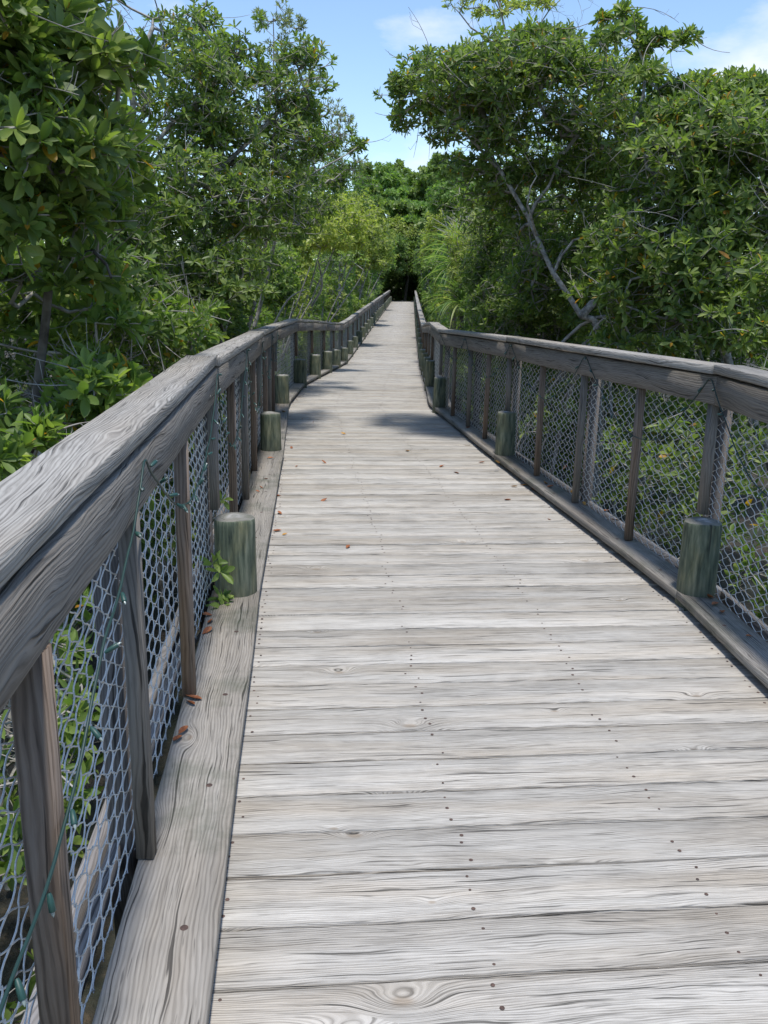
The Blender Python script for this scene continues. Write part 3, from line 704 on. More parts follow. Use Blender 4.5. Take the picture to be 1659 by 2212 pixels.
    if tangle:
        cen = P_.mean(0); src = R.choice(np.arange(max(nL // 2, 1), n), tangle)
        for s_ in src:
            p = A[s_].copy(); d = norm(R.normal(0, 1, 3) * np.array([1, .7, .55]) + norm(cen - p) * .9); ln = R.uniform(.2, .55)
            if not inside(np.array([p, p + d * ln, p + d * ln * .5])).all(): continue
            st_ = 6; bend = R.normal(0, .3, 3) + np.array([0, 0, R.choice([.35, -.2])]); r_ = R.uniform(.0025, .0055)
            for q_ in range(st_):
                p2 = p + d * ln / st_; TA.append(p.copy()); TB.append(p2.copy()); TR.append(r_ * (1 - q_ / st_ * .6))
                if q_ in (2, 3) and R.random() < .6:
                    d2 = norm(d + R.normal(0, .6, 3)); TA.append(p2.copy()); TB.append(p2 + d2 * ln * .22); TR.append(r_ * .5)
                    TA.append(p2 + d2 * ln * .22); TB.append(p2 + d2 * ln * .3 + np.array([0, 0, ln * .12])); TR.append(r_ * .4)
                p = p2; d = norm(d + bend * .22)
    if len(e):
        r_a = np.minimum(rr[e] * 1.12, rr[parn[e]]); r_b = rr[e]; eA = A[parn[e]]; eB = A[e]
        if TA: eA = np.concatenate([eA, TA]); eB = np.concatenate([eB, TB]); r_a = np.concatenate([r_a, TR]); r_b = np.concatenate([r_b, np.array(TR) * .85])
        edges_mesh(eA, eB, r_a, r_b, ns, 'branches', M[twig], root)
    return root
def El(px, py, Y, rxp, rzp, ry, n):
    s = Y / FPX; return (at(px, py, Y), (rxp * s, ry, rzp * s), n)
def W3(*l): return [at(*p) for p in l]

def roots(root, cx, cy, z0, n, R, spread=1.0):
    A = []; B = []; ra = []
    for i in range(n):
        a = R.random() * 6.28; r = spread * (0.5 + 0.5 * R.random()); h = z0 * (0.5 + 0.6 * R.random()) + 0.2; rad = 0.008 + 0.012 * R.random()
        g = gz(cx + math.cos(a) * r, cy + math.sin(a) * r); prev = None
        for t in np.linspace(0, 1, 9):
            p = np.array([cx + math.cos(a + 0.2 * t) * r * t, cy + math.sin(a + .2 * t) * r * t, g + (h - g) * (1 - t ** 2.2)])
            if prev is not None: A.append(prev); B.append(p); ra.append(rad)
            prev = p
    edges_mesh(A, B, ra, ra, 5, 'prop_roots', M['twig'], root)

# ---- left side, nearest first
t = tree('mangrove_tree', 'nearest mangrove with the largest glossy leaves, filling the upper left corner', 'tree', (-1.95, 4.5, -0.95),
     [([(-1.95, 4.5, -0.95), (-1.9, 4.5, 0.3), at(110, 560, 4.45), at(100, 380, 4.4), at(70, 200, 4.3), at(120, 20, 4.2)], 0.035, 0.014),
      ([at(105, 450, 4.42), at(180, 380, 4.3), at(250, 250, 4.2)], 0.014, 0.008), ([at(110, 560, 4.45), at(200, 540, 4.2), at(240, 600, 4.1)], 0.012, 0.006),
      ([at(105, 480, 4.42), at(20, 420, 4.1), at(-60, 330, 3.8)], 0.014, 0.008)],
     [El(90, 90, 4.1, 170, 160, .55, 150), El(60, 330, 4.0, 190, 170, .55, 190), El(190, 330, 4.5, 110, 190, .5, 120), El(60, 560, 4.1, 200, 140, .5, 130), El(-120, 200, 3.8, 170, 330, .6, 130),
      El(150, -120, 4.2, 220, 130, .6, 90), El(40, 130, 3.5, 120, 110, .3, 45), El(130, 640, 4.7, 150, 90, .5, 60), El(210, 520, 4.7, 90, 80, .4, 40)],
     'mang', 0.118, 'near', (6, 9), 0.55, 0.018, (15, 72), r0=.03, bark='darkbark', seed=11, seg=.16, clip=1.5, tr=.0036, group='mangroves left of the boardwalk')
t = tree('mangrove_shrub', 'low mangrove shrub with broad leaves touching the outside of the left cap board', 'shrub', (-2.2, 4.3, -0.95),
     [([(-2.2, 4.3, -0.95), (-2.0, 4.3, 0.2), (-1.9, 4.0, 0.8)], 0.022, 0.01), ([(-2.1, 4.3, -0.2), (-1.6, 3.6, 0.5)], 0.014, 0.007)],
     [El(90, 870, 3.9, 170, 90, .5, 60), El(200, 860, 4.4, 110, 60, .4, 30), El(0, 950, 3.2, 80, 70, .3, 18), El(180, 1010, 3.9, 190, 120, .5, 60), El(110, 740, 4.7, 180, 90, .5, 45)],
     'mangl', 0.115, 'near', (6, 9), 0.45, 0.02, (15, 75), seed=12, seg=.15, clip=1.35, tr=.0032, group='mangrove shrubs beside the railings')
t = tree('mangrove_shrub', 'mangrove shrub with tangled pale bare twigs behind the second bend of the left cap board', 'shrub', (-2.2, 6.6, -0.95),
     [([(-2.2, 6.6, -0.95), (-2.1, 6.5, 0.3), at(330, 700, 6.3)], 0.03, 0.012), ([(-2.1, 6.5, 0.1), at(420, 740, 6.4)], 0.014, 0.008)],
     [El(290, 730, 6.2, 180, 70, .6, 80), El(400, 700, 6.8, 90, 60, .5, 60), El(330, 820, 6.0, 150, 60, .5, 60), El(130, 640, 6.0, 170, 110, .6, 90), El(270, 900, 5.2, 120, 110, .4, 45)],
     'mangl', 0.105, 'mid', (5, 8), 0.45, 0.015, (15, 75), seed=13, seg=.15, clip=1.3, tr=.003, group='mangrove shrubs beside the railings')
roots(t, -2.3, 6.4, 1.0, 12, np.random.default_rng(3), 1.1)
t = tree('mangrove_tree', 'tall mangrove with arching grey limbs behind the nearest left one', 'tree', (-2.9, 9.0, -0.95),
     [([(-2.9, 9.0, -0.95), at(265, 640, 9.0), at(285, 520, 9), at(330, 440, 9), at(310, 330, 8.8), at(285, 210, 8.8), at(330, 60, 9)], 0.065, 0.02),
      ([at(330, 440, 9), at(430, 400, 9.2), at(540, 300, 9.6), at(640, 210, 10)], 0.034, 0.012),
      ([at(335, 435, 9), at(430, 440, 8.8), at(560, 430, 9)], 0.024, 0.01), ([at(310, 330, 8.8), at(420, 220, 9), at(520, 120, 9.4)], 0.022, 0.008),
      ([at(290, 300, 8.8), at(230, 200, 8.6)], 0.016, 0.008), ([at(285, 540, 9), at(400, 560, 8.8), at(500, 520, 8.8)], 0.02, 0.008)],
     [El(420, 230, 9.2, 150, 130, .8, 330), El(320, 120, 9, 170, 140, .8, 110), El(470, 50, 9.6, 120, 110, .7, 105), El(540, 300, 9.6, 150, 130, .8, 330), El(640, 190, 10, 90, 90, .6, 170),
      El(470, 450, 8.8, 170, 110, .8, 330), El(300, 430, 8.8, 110, 150, .7, 170), El(560, 460, 9.6, 120, 100, .7, 200), El(330, 600, 8.6, 200, 90, .7, 220), El(560, 610, 9.4, 110, 80, .7, 190), El(440, 640, 8.4, 110, 70, .5, 130), El(680, 300, 10.5, 60, 70, .5, 70)],
     'mang', 0.095, 'mid', (6, 9), 0.46, 0.010, (15, 75), seed=14, seg=.2, clip=2.1, tr=.0036, group='mangroves left of the boardwalk')
roots(t, -2.9, 9.0, 1.1, 14, np.random.default_rng(4), 1.3)
tree('buttonwood_tree', 'thin grey green tree with upright feathery shoots rising behind the tall left mangrove', 'tree', (-2.7, 14.5, -0.95),
     [([(-2.7, 14.5, -0.95), at(600, 500, 14.5), at(610, 300, 14.4), at(590, 160, 14.3), at(590, 40, 14.2)], 0.05, 0.008), ([at(610, 340, 14.4), at(660, 300, 14.2), at(740, 290, 14)], 0.02, 0.006),
      ([at(605, 300, 14.4), at(650, 180, 14.3), at(655, 60, 14.2)], 0.015, 0.005)],
     [El(592, 80, 14.2, 38, 75, .5, 170), El(655, 110, 14.2, 26, 60, .4, 60), El(620, 200, 14.4, 70, 60, .6, 160), El(700, 290, 14.2, 70, 60, .6, 220), El(720, 360, 14.6, 60, 50, .6, 160), El(620, 330, 14.6, 100, 80, .8, 200)],
     'grey', 0.075, 'narrow', (6, 9), 0.55, 0, (15, 50), seed=15, seg=.3, clip=2.2, tr=.003, group='buttonwood trees')
tree('mangrove_tree', 'dark mangrove behind the left railing bend, its crown tip pointing at the sky gap', 'tree', (-2.6, 13.0, -0.95),
     [([(-2.6, 13.0, -0.95), at(560, 620, 13), at(580, 480, 13), at(640, 400, 13), at(720, 350, 13)], 0.05, 0.012), ([at(570, 560, 13), at(520, 480, 13)], 0.03, 0.01)],
     [El(600, 450, 13, 120, 90, .9, 330), El(700, 370, 13.4, 80, 50, .6, 160), El(745, 320, 13.5, 34, 34, .4, 34), El(540, 560, 12.5, 130, 100, .9, 320), El(540, 640, 12, 90, 60, .6, 200), El(600, 520, 14, 60, 90, .7, 190), El(470, 620, 12, 110, 80, .8, 200)],
     'mang', 0.095, 'mid', (6, 8), 0.40, 0.008, (15, 75), seed=16, seg=.25, clip=2.2, tr=.003, group='mangroves left of the boardwalk')

# ---- left side, the lit yellow-green bushes further on
def bush(label, px, py, Y, rxp, rzp, mt, seed, L_=0.09, n=900, tint=.5, name='mangrove_shrub', cat='shrub', lo=0.0, trunkpx=None, group='bushes along the far boardwalk', kind='far', clip=2.6, extra=(), bark='bark', nper=(5, 8)):
    c = at(px, py, Y); s = Y / FPX; bx = min(c[0], ex(-1, Y) - 1.0) if px < 868 else max(c[0], ex(1, Y) + 1.0); g0 = gz(bx, Y)
    c = c.copy(); tp = trunkpx or (px, py)
    lim = [([(bx, Y, g0), (c[0] * .4 + bx * .6, Y, g0 * .5 + c[2] * .5), at(tp[0], tp[1], Y)], 0.02 + 0.0012 * Y, 0.01)]
    lim.append(([(c[0] * .4 + bx * .6, Y, g0 * .5 + c[2] * .5), at(px - rxp * .5, py - rzp * .2, Y)], 0.012 + 0.0006 * Y, 0.01))
    lim.append(([(c[0] * .4 + bx * .6, Y, g0 * .5 + c[2] * .5), at(px + rxp * .5, py - rzp * .3, Y)], 0.012 + 0.0006 * Y, 0.01))
    ry = max(0.8, rxp * s * 0.8)
    bl = [El(px, py, Y, rxp, rzp, ry, int(n * .6)), El(px - rxp * .45, py + rzp * .35, Y, rxp * .6, rzp * .6, ry, int(n * .2)), El(px + rxp * .4, py + rzp * .4, Y, rxp * .6, rzp * .6, ry, int(n * .2))] + [((bx, Y, g0 + (c[2] - g0) * .45), (rxp * s * 1.05, ry, (c[2] - g0) * .5), int(n * .7))] + list(extra)
    return tree(name, label, cat, (bx, Y, g0), lim, bl, mt, L_, kind, nper, tint, 0, (25, 85), bark=bark, seed=seed, seg=max(.3, Y * .012), clip=clip, tr=.002 + .0001 * Y, group=group, ns=3)
bush('yellow green bush leaning over the left railing just past the bend, lit by the sun', 700, 505, 19.5, 95, 90, 'yel', 31, 0.095, 1900, .5)
bush('olive green bush with bare pale stems beside the left railing bend', 630, 600, 17, 80, 80, 'mangl', 32, 0.09, 1100, .40)
bush('small lime green shrub low behind the left railing bend', 655, 655, 16, 38, 30, 'yel', 33, 0.08, 330, .6)
bush('dark green bush low beside the descending left railing', 740, 620, 23, 75, 60, 'far', 34, 0.10, 1000, .55)
bush('olive bush above the dark one where the left railing starts to climb', 765, 500, 30, 65, 80, 'yel', 35, 0.11, 1500, .3)
bush('tall green bush behind the yellow one with a pointed top', 745, 410, 34, 55, 70, 'farl', 36, 0.12, 900, .3)
bush('rounded grey green bush halfway along the climbing left railing', 800, 530, 42, 55, 75, 'yel', 37, 0.14, 1000, .2)
bush('green bush hanging over the far end of the left railing', 805, 590, 46, 48, 42, 'far', 38, 0.15, 800, .8)
bush('bright small leaved bush close to the left far rail end', 822, 555, 60, 34, 52, 'farl', 39, 0.18, 700, .5)
bush('deep green mangrove thicket between the nearest and the tall left mangroves', 120, 480, 7.2, 210, 200, 'mang', 81, 0.10, 800, .38, kind='mid', clip=1.6)
bush('shadowy mangrove thicket behind the tall left mangrove', 380, 540, 12.5, 200, 170, 'mang', 82, 0.10, 900, .38, kind='mid', clip=1.8)
bush('dark mangrove thicket low behind the left railing between the second and third pilings', 420, 690, 9.5, 160, 60, 'mang', 83, 0.10, 500, .40, kind='mid', clip=1.3)
bush('deep green mangrove thicket behind the nearest right hand mangrove', 1560, 560, 10.5, 230, 190, 'mang', 84, 0.10, 900, .40, kind='mid', clip=1.6)
bush('shadowy mangrove thicket behind the leaning trunk', 1270, 520, 13, 150, 170, 'mang', 85, 0.10, 900, .38, kind='mid', clip=1.6)
bush('leafy mangrove wall right behind the nearest left mangrove, above the cap board', 110, 650, 5.7, 230, 100, 'mang', 86, 0.105, 520, .42, kind='mid', clip=1.5)
bush('bright mangrove shrub above the left cap board before its first joint', 330, 720, 7.4, 150, 60, 'mang', 87, 0.10, 360, .5, kind='mid', clip=1.4)
bush('leafy mangrove between the tall left mangrove and the railing', 450, 620, 8.6, 150, 90, 'mang', 88, 0.10, 480, .5, kind='mid', clip=1.5)
bush('leafy mangrove filling the gap right of the leaning trunk', 1330, 620, 9.8, 110, 110, 'mang', 89, 0.10, 420, .5, kind='mid', clip=1.5)
bush('mangrove thicket closing the view beneath the large right crown', 1180, 430, 12.5, 190, 120, 'mang', 90, 0.10, 900, .5, kind='mid', clip=1.8)
bush('mangrove thicket at the right edge behind the sunlit shrub', 1600, 400, 10.5, 160, 150, 'mang', 91, 0.10, 500, .5, kind='mid', clip=1.8)
# leaning pale trunks in front of the left bush
def bare(name, label, cat, paths, m='twig', group=None):
    root = empty(name, label, cat, paths[0][0][0], group); A = []; B = []; ra = []; rb = []
    for n_, (pts, r1, r2) in enumerate(paths):
        if len(paths) < 5: A = []; B = []; ra = []; rb = []
        pts = [np.array(p, float) for p in pts]; c = []
        for i in range(len(pts) - 1):
            p0 = pts[max(i - 1, 0)]; p1 = pts[i]; p2 = pts[i + 1]; p3 = pts[min(i + 2, len(pts) - 1)]
            for t_ in np.arange(6) / 6: c.append(0.5 * ((2 * p1) + (p2 - p0) * t_ + (2 * p0 - 5 * p1 + 4 * p2 - p3) * t_ * t_ + (3 * p1 - p0 - 3 * p2 + p3) * t_ ** 3))
        c.append(pts[-1])
        for i in range(len(c) - 1):
            A.append(c[i]); B.append(c[i + 1]); f = i / (len(c) - 1); ra.append(r1 + (r2 - r1) * f); rb.append(r1 + (r2 - r1) * (f + 1 / (len(c) - 1)))
        if len(paths) < 5: edges_mesh(A, B, ra, rb, 6, 'trunk' if n_ == 0 else 'branch', M[m], root)
    if len(paths) >= 5: edges_mesh(A, B, ra, rb, 6, 'branches', M[m], root)
    return root
bare('leaning_trunk', 'pale bare trunk forking as it leans behind the left railing bend', 'trunk',
     [([at(650, 735, 21), at(672, 665, 20.6), at(695, 620, 20.4), at(688, 565, 20)], .04, .016), ([at(695, 620, 20.4), at(660, 600, 20), at(625, 645, 19.5)], .018, .01)])
bare('leaning_trunk', 'thin bleached branch slanting low in front of the lime green shrub', 'trunk', [([at(575, 735, 14.8), at(620, 650, 14.8), at(660, 625, 14.8)], .02, .008)], 'dead')

# ---- right side
t = tree('mangrove_tree', 'large mangrove with a pale trunk leaning toward the boardwalk and a broad crown over it', 'tree', tuple(at(1310, 800, 9.2) * np.array([1, 1, 0]) + np.array([0, 0, -.95])),
     [([at(1310, 800, 9.2) * np.array([1, 1, 0]) + np.array([0, 0, -.95]), at(1300, 745, 9.2), at(1255, 680, 9.2), at(1195, 590, 9.3), at(1140, 470, 9.4), at(1080, 370, 9.5), at(1035, 300, 9.6), at(1010, 220, 9.7)], 0.044, 0.014),
      ([at(1255, 680, 9.2), at(1310, 610, 9.2), at(1345, 540, 9.3), at(1370, 430, 9.4), at(1330, 300, 9.4)], 0.042, 0.016),
      ([at(1140, 470, 9.4), at(1185, 400, 9.3), at(1210, 330, 9.3)], 0.018, 0.008), ([at(1165, 520, 9.35), at(1140, 440, 9.0), at(1160, 380, 9.0)], 0.012, 0.006),
      ([at(1080, 370, 9.5), at(960, 240, 9.6), at(890, 200, 9.8)], 0.018, 0.006), ([at(1195, 590, 9.3), at(1240, 520, 9.2), at(1330, 500, 9.1)], 0.016, 0.006),
      ([at(1370, 430, 9.4), at(1450, 380, 9.4)], 0.02, 0.008)],
     [El(960, 190, 9.8, 110, 75, .8, 250), El(890, 230, 9.9, 50, 60, .5, 62), El(1080, 190, 9.6, 140, 80, 1.0, 330), El(1010, 270, 9.7, 110, 60, .8, 170), El(1230, 220, 9.5, 150, 90, 1.0, 380), El(1180, 330, 9.6, 150, 80, 1.0, 300),
      El(1350, 300, 9.4, 120, 110, 1.0, 300), El(1040, 390, 9.9, 90, 60, .7, 150), El(1150, 130, 9.8, 90, 45, .7, 120), El(1280, 400, 9.8, 130, 80, .8, 240), El(1120, 540, 10.2, 90, 110, .8, 230), El(1230, 620, 10.2, 110, 90, .8, 230), El(1010, 150, 9.8, 50, 60, .5, 60)],
     'mang', 0.095, 'mid', (6, 9), 0.52, 0.016, (15, 75), seed=21, seg=.2, clip=2.4, tr=.0036, group='mangroves right of the boardwalk')
roots(t, at(1310, 800, 9.2)[0], 9.2, 1.1, 22, np.random.default_rng(5), 1.2)
t = tree('mangrove_tree', 'nearest right hand mangrove spreading to the frame edge with many yellow leaves', 'tree', (4.1, 7.8, -.95),
     [([(4.1, 7.8, -.95), at(1540, 700, 7.8), at(1530, 560, 7.8), at(1490, 430, 7.8), at(1520, 300, 7.7)], 0.06, 0.02), ([at(1530, 560, 7.8), at(1620, 450, 7.6), at(1660, 330, 7.6)], 0.03, 0.012),
      ([at(1535, 620, 7.8), at(1420, 540, 7.6), at(1360, 480, 7.6)], 0.025, 0.01), ([at(1490, 430, 7.8), at(1400, 360, 7.8), at(1370, 260, 7.8)], 0.02, 0.008), ([at(1540, 700, 7.8), at(1440, 690, 7.4), at(1350, 660, 7.3)], 0.02, 0.008),
      ([at(1370, 260, 7.8), at(1400, 150, 7.9), at(1350, 70, 8.0)], 0.015, 0.006)],
     [El(1590, 300, 7.7, 150, 90, .9, 300), El(1480, 360, 7.6, 130, 110, .9, 260), El(1620, 450, 7.4, 140, 120, .8, 270), El(1420, 500, 7.5, 140, 90, .8, 250), El(1560, 600, 7.3, 160, 100, .8, 260), El(1400, 640, 7.6, 140, 80, .8, 220),
      El(1620, 700, 7.0, 140, 70, .7, 150), El(1340, 560, 8.0, 80, 110, .6, 130), El(1440, 720, 7.4, 150, 50, .6, 120), El(1800, 400, 7.4, 150, 200, .9, 220), El(1340, 70, 8.0, 55, 42, .5, 48), El(1430, 130, 8.0, 50, 50, .5, 44), El(1390, 200, 7.9, 80, 40, .5, 36), El(1560, 215, 7.9, 90, 50, .6, 110), El(1500, 270, 7.8, 90, 70, .6, 130), El(1650, 230, 7.8, 90, 60, .6, 110), El(1420, 290, 8.2, 90, 70, .6, 110)],
     'mang', 0.100, 'mid', (6, 9), 0.52, 0.022, (15, 75), seed=22, seg=.2, clip=1.5, tr=.003, group='mangroves right of the boardwalk')
roots(t, 4.0, 7.8, 1.1, 22, np.random.default_rng(6), 1.3)
tree('mangrove_tree', 'sparse pale branched mangrove whose yellowish top pokes above the right crown', 'tree', tuple(at(1200, 700, 13.5) * np.array([1, 1, 0]) + np.array([0, 0, -.95])),
     [([at(1200, 700, 13.5) * np.array([1, 1, 0]) + np.array([0, 0, -.95]), at(1200, 560, 13.5), at(1190, 380, 13.5), at(1130, 200, 13.5), at(1095, 80, 13.5), at(1070, -20, 13.5)], 0.06, 0.012),
      ([at(1110, 120, 13.5), at(1020, 60, 13.5), at(975, 10, 13.5)], 0.014, 0.006), ([at(1120, 160, 13.5), at(1160, 60, 13.5), at(1210, 0, 13.5)], 0.014, 0.006), ([at(1190, 380, 13.5), at(1250, 200, 13.5), at(1300, 120, 13.5)], 0.02, 0.008)],
     [El(1060, 0, 13.5, 90, 26, .6, 60), El(1190, 0, 13.5, 45, 26, .5, 26), El(985, 10, 13.5, 22, 26, .4, 12), El(1120, 105, 13.5, 60, 30, .6, 80), El(1200, 150, 13.5, 80, 50, .7, 130), El(1300, 190, 13.5, 80, 70, .7, 100), El(1120, 30, 13.5, 34, 14, .4, 12)],
     'yel', 0.095, 'mid', (5, 8), 0.45, 0, (30, 80), seed=23, seg=.25, clip=2.4, tr=.0035, group='mangroves right of the boardwalk')
bush('dense dark mangrove low behind the middle of the right railing', 1180, 640, 11.5, 110, 90, 'mang', 41, 0.09, 900, .42, kind='mid', clip=1.6)
bush('shaded mangrove shrub under the leaning trunk', 1080, 600, 13, 80, 100, 'mang', 42, 0.09, 700, .40, kind='mid', clip=1.8)
bush('bright green feathery bush right of the palm fronds', 1030, 570, 17.5, 70, 100, 'yel', 43, 0.085, 1500, .25, clip=2.2, kind='narrow', nper=(7, 10))
bush('light green bush with upright narrow leaves behind the right railing bend', 1075, 660, 15, 70, 60, 'mangl', 44, 0.09, 800, .5, clip=1.6, kind='narrow', nper=(7, 10))
bush('olive green bush left of the palm fronds near the right rail', 945, 540, 34, 38, 65, 'yel', 45, 0.11, 900, .3)
bush('pale yellow green bush under the bleached dead branches', 965, 490, 27, 45, 50, 'yel', 46, 0.10, 800, .5)
bush('medium green bush beside the climbing right railing', 935, 610, 30, 30, 60, 'far', 47, 0.11, 700, .6)
bush('small dark bush at the far end of the right railing', 915, 575, 56, 24, 60, 'far', 48, 0.15, 600, .4)
bush('green leafy bush under the large right crown', 985, 420, 24, 55, 50, 'farl', 49, 0.10, 900, .35)
# saw palmetto beside the right railing
def palm(label, c, nf, L0, seed):
    R = np.random.default_rng(seed); g0 = gz(c[0], c[1]); root = empty('palm_plant', label, 'palm', (c[0], c[1], g0), 'strap leaved plants right of the boardwalk')
    A = []; B = []; Vs = []; Fs = []; T = []; nb = 0
    edges_mesh([np.array([c[0], c[1], g0])], [np.array(c)], [0.07], [0.06], 8, 'trunk', M['darkbark'], root)
    for i in range(nf):
        a = R.random() * 6.283; e = math.radians(15 + 70 * R.random()); Lf = L0 * (0.7 + 0.5 * R.random()); w_ = 0.016 + 0.01 * R.random()
        h = np.array([math.cos(a), math.sin(a), 0]); side = np.array([-math.sin(a), math.cos(a), 0]); pts = []
        p = np.array(c, float); ang = e; n_ = 9
        for k in range(n_ + 1):
            pts.append(p.copy()); p = p + (h * math.cos(ang) + UP * math.sin(ang)) * Lf / n_; ang -= math.radians(9 + 5 * R.random())
        for k, q in enumerate(pts):
            ww = w_ * (1 - (k / n_) ** 2) + 0.001
            Vs += [q - side * ww + UP * ww * .5, q, q + side * ww + UP * ww * .5]
        for k in range(n_):
            for j in range(2):
                b_ = nb + k * 3 + j; Fs.append((b_, b_ + 1, b_ + 4, b_ + 3))
        tint = R.random() * .9; T += [tint] * (3 * (n_ + 1)); nb += 3 * (n_ + 1)
    mesh_np('fronds', np.array(Vs), np.array(Fs), M['palm'], root, attrs={'tint': T})
palm('tall strap leaved plant with long pale blades arching toward the boardwalk', at(1000, 590, 18.0), 90, 1.15, 1)
palm('darker strap leaved plant low behind the right railing bend', at(1000, 665, 17.2), 80, 0.95, 2)
palm('strap leaved plant half hidden above the other two', at(985, 540, 19.0), 60, 1.0, 3)
# bleached dead shrub above it
R = np.random.default_rng(9); pth = []
b0 = at(1010, 560, 21)
for i in range(16):
    p = b0 + np.array([R.normal(0, .25), R.normal(0, .2), 0]); q = at(960 + 80 * R.random(), 455 + 45 * R.random(), 21 + R.normal(0, .3)); m_ = p * .5 + q * .5 + R.normal(0, .12, 3)
    pth.append(([p, m_, q], .02, .006))
    for k in range(3): pth.append(([m_ + (q - m_) * R.random() * .8, q + np.array([R.normal(0, .25), 0, R.normal(.1, .2)])], .009, .004))
bare('dead_shrub', 'bleached leafless dead shrub above the palm fronds', 'shrub', pth, 'dead')

# ---- low growth seen through the wire mesh and beside the near railings
def low(label, x, y, z, rx, ry, rz, n, mt, seed, L_=.10, kind='mid', tint=.45, clip=1.3):
    g0 = gz(x, y)
    return tree('mangrove_shrub', label, 'shrub', (x, y, g0), [([(x, y, g0), (x, y, g0 * .4 + z * .6), (x + .05, y, z)], .02, .01), ([(x, y, g0 * .5 + z * .5), (x, y + ry * .5, z)], .012, .007)],
                [((x, y, z), (rx, ry, rz), n)], mt, L_, kind, (5, 8), tint, .012, (15, 72), seed=seed, seg=.15, clip=clip, tr=.0036, group='mangrove shrubs beside the railings')
low('low leafy mangrove shrub showing through the nearest left wire panel', -1.45, 1.9, -.25, .55, .9, .40, 90, 'mangl', 51, .105)
low('low mangrove shrub under the left railing between the first and second pilings', -2.0, 5.2, -.1, .7, 1.3, .6, 200, 'mang', 52)
low('low mangrove shrub under the left railing beyond the second piling', -2.4, 9.2, 0.0, .8, 1.6, .7, 260, 'mang', 53)
low('shaded shrub at the lower left corner behind the mesh', -1.7, 0.3, -.35, .6, 1.0, .45, 100, 'mang', 54)
low('bright leafed mangrove shrub behind the right wire panel beside the first right piling', 2.6, 4.4, .05, .55, 1.0, .55, 190, 'mangl', 55)
low('mangrove shrub with yellowing leaves above the right cap board', 3.1, 5.6, .75, .7, 1.0, .45, 210, 'mangl', 56)
low('dense mangrove shrub behind the right wire panel between the first and second pilings', 2.3, 7.0, .1, .6, 1.3, .7, 320, 'mang', 57)
low('dense mangrove shrub behind the right wire panel beyond the second piling', 1.9, 10.2, .1, .6, 1.6, .75, 360, 'mang', 58)
low('mangrove shrub along the far side of the right railing bend', 1.9, 13.5, .0, .6, 1.6, .8, 300, 'mang', 59)
low('thin mangrove shrub near the right frame edge behind the mesh', 2.9, 3.0, -.2, .5, .9, .5, 120, 'mang', 60)
low('leafy mangrove shrub low behind the left mesh beside the second picket', -1.5, 3.1, -.15, .5, .9, .45, 130, 'mangl', 61)
low('dark ground hugging mangrove shrub below the nearest left wire panel', -1.15, 1.2, -.6, .55, 1.0, .3, 110, 'mang', 62)
low('ground hugging mangrove shrub further out from the left railing', -2.4, 2.3, -.45, .7, 1.2, .4, 130, 'mang', 63)
# sprigs that grow through the left fence by the first piling
for lb, (px, py), n_, s_ in (('green mangrove sprig growing through the fence in front of the first left piling', (478, 1300), 3, 71), ('small mangrove sprig beside the left post above the first left piling', (492, 1085), 1, 72), ('sprig with dark leaves beside the foot of the first left piling', (470, 1215), 2, 73)):
    Yp = 4.02 if s_ != 72 else 4.5
    c = at(px, py, Yp); R = np.random.default_rng(s_)
    rt_ = empty('mangrove_sprig', lb, 'sprig', (c[0] - .2, Yp, -0.3), 'sprigs growing through the fence')
    tips = np.array([c + R.normal(0, .025, 3) for _ in range(n_)]); b_ = np.array([c[0] - .22, Yp + .05, c[2] - .35])
    edges_mesh([b_] * n_, tips, [.005] * n_, [.003] * n_, 5, 'stem', M['twig'], rt_)
    leaves_mesh(tips, np.array([(0.55, -0.45, 0.75)] * n_) + R.normal(0, .2, (n_, 3)), (6, 8), .085, 'near', R, (30, 80), .6, 0, 'leaves', M['mangl'], rt_)

# ---- far forest closing the walk
far_spec = [('tall dark tree at the left of the far forest', 770, 430, 96, 45, 62), ('broad tree with a flat crown in the middle of the far forest', 850, 415, 104, 48, 45), ('round crowned tree topping the far forest skyline', 858, 385, 116, 30, 34),
            ('high tree against the sky right of the forest centre', 925, 390, 108, 45, 50), ('pale green pointed tree left of the forest skyline', 796, 385, 110, 22, 36), ('forest tree behind the large right crown', 990, 400, 100, 50, 70),
            ('bright green tree standing in front of the forest centre', 880, 455, 88, 48, 40), ('lower olive tree above the left far rail end', 820, 490, 84, 45, 45), ('forest tree right of the tunnel mouth', 945, 490, 86, 42, 62), ('far forest tree with dark hollows left of centre', 730, 450, 90, 50, 60),
            ('distant tree hidden low at the far left of the forest', 690, 480, 80, 50, 60), ('distant forest tree far to the right', 1080, 440, 92, 60, 80)]
for i, (lb, px, py, Y, rx, rz) in enumerate(far_spec):
    c = at(px, py, Y); g0 = gz(c[0], Y); s = Y / FPX; R = np.random.default_rng(100 + i)
    bl = [El(px + R.normal(0, .55) * rx, py + R.normal(0.1, .55) * rz, Y + R.normal(0, 2), rx * .42, rz * .38, 2.2, 150) for _ in range(9)]
    bl += [El(px + R.normal(0, .6) * rx, py + rz * (1.0 + k_ * .8), Y - 3, rx * .6, rz * .6, 2.5, 170) for k_ in range(3)]
    tree('forest_tree', lb, 'tree', (c[0], Y, g0), [([(c[0], Y, g0), (c[0] + .3, Y, c[2] * .6), tuple(c)], .18, .06)] + [([(c[0] + .3, Y, c[2] * .6), tuple(b[0])], .08, .03) for b in bl],
         bl, 'farl' if i in (1, 4, 6, 10) else 'far', 0.42, 'far', (5, 7), .5, 0, (25, 85), bark='darkbark', twig='darkbark', seed=200 + i, seg=1.2, clip=4, tr=.01, group='far forest trees', ns=3, lj=.35)
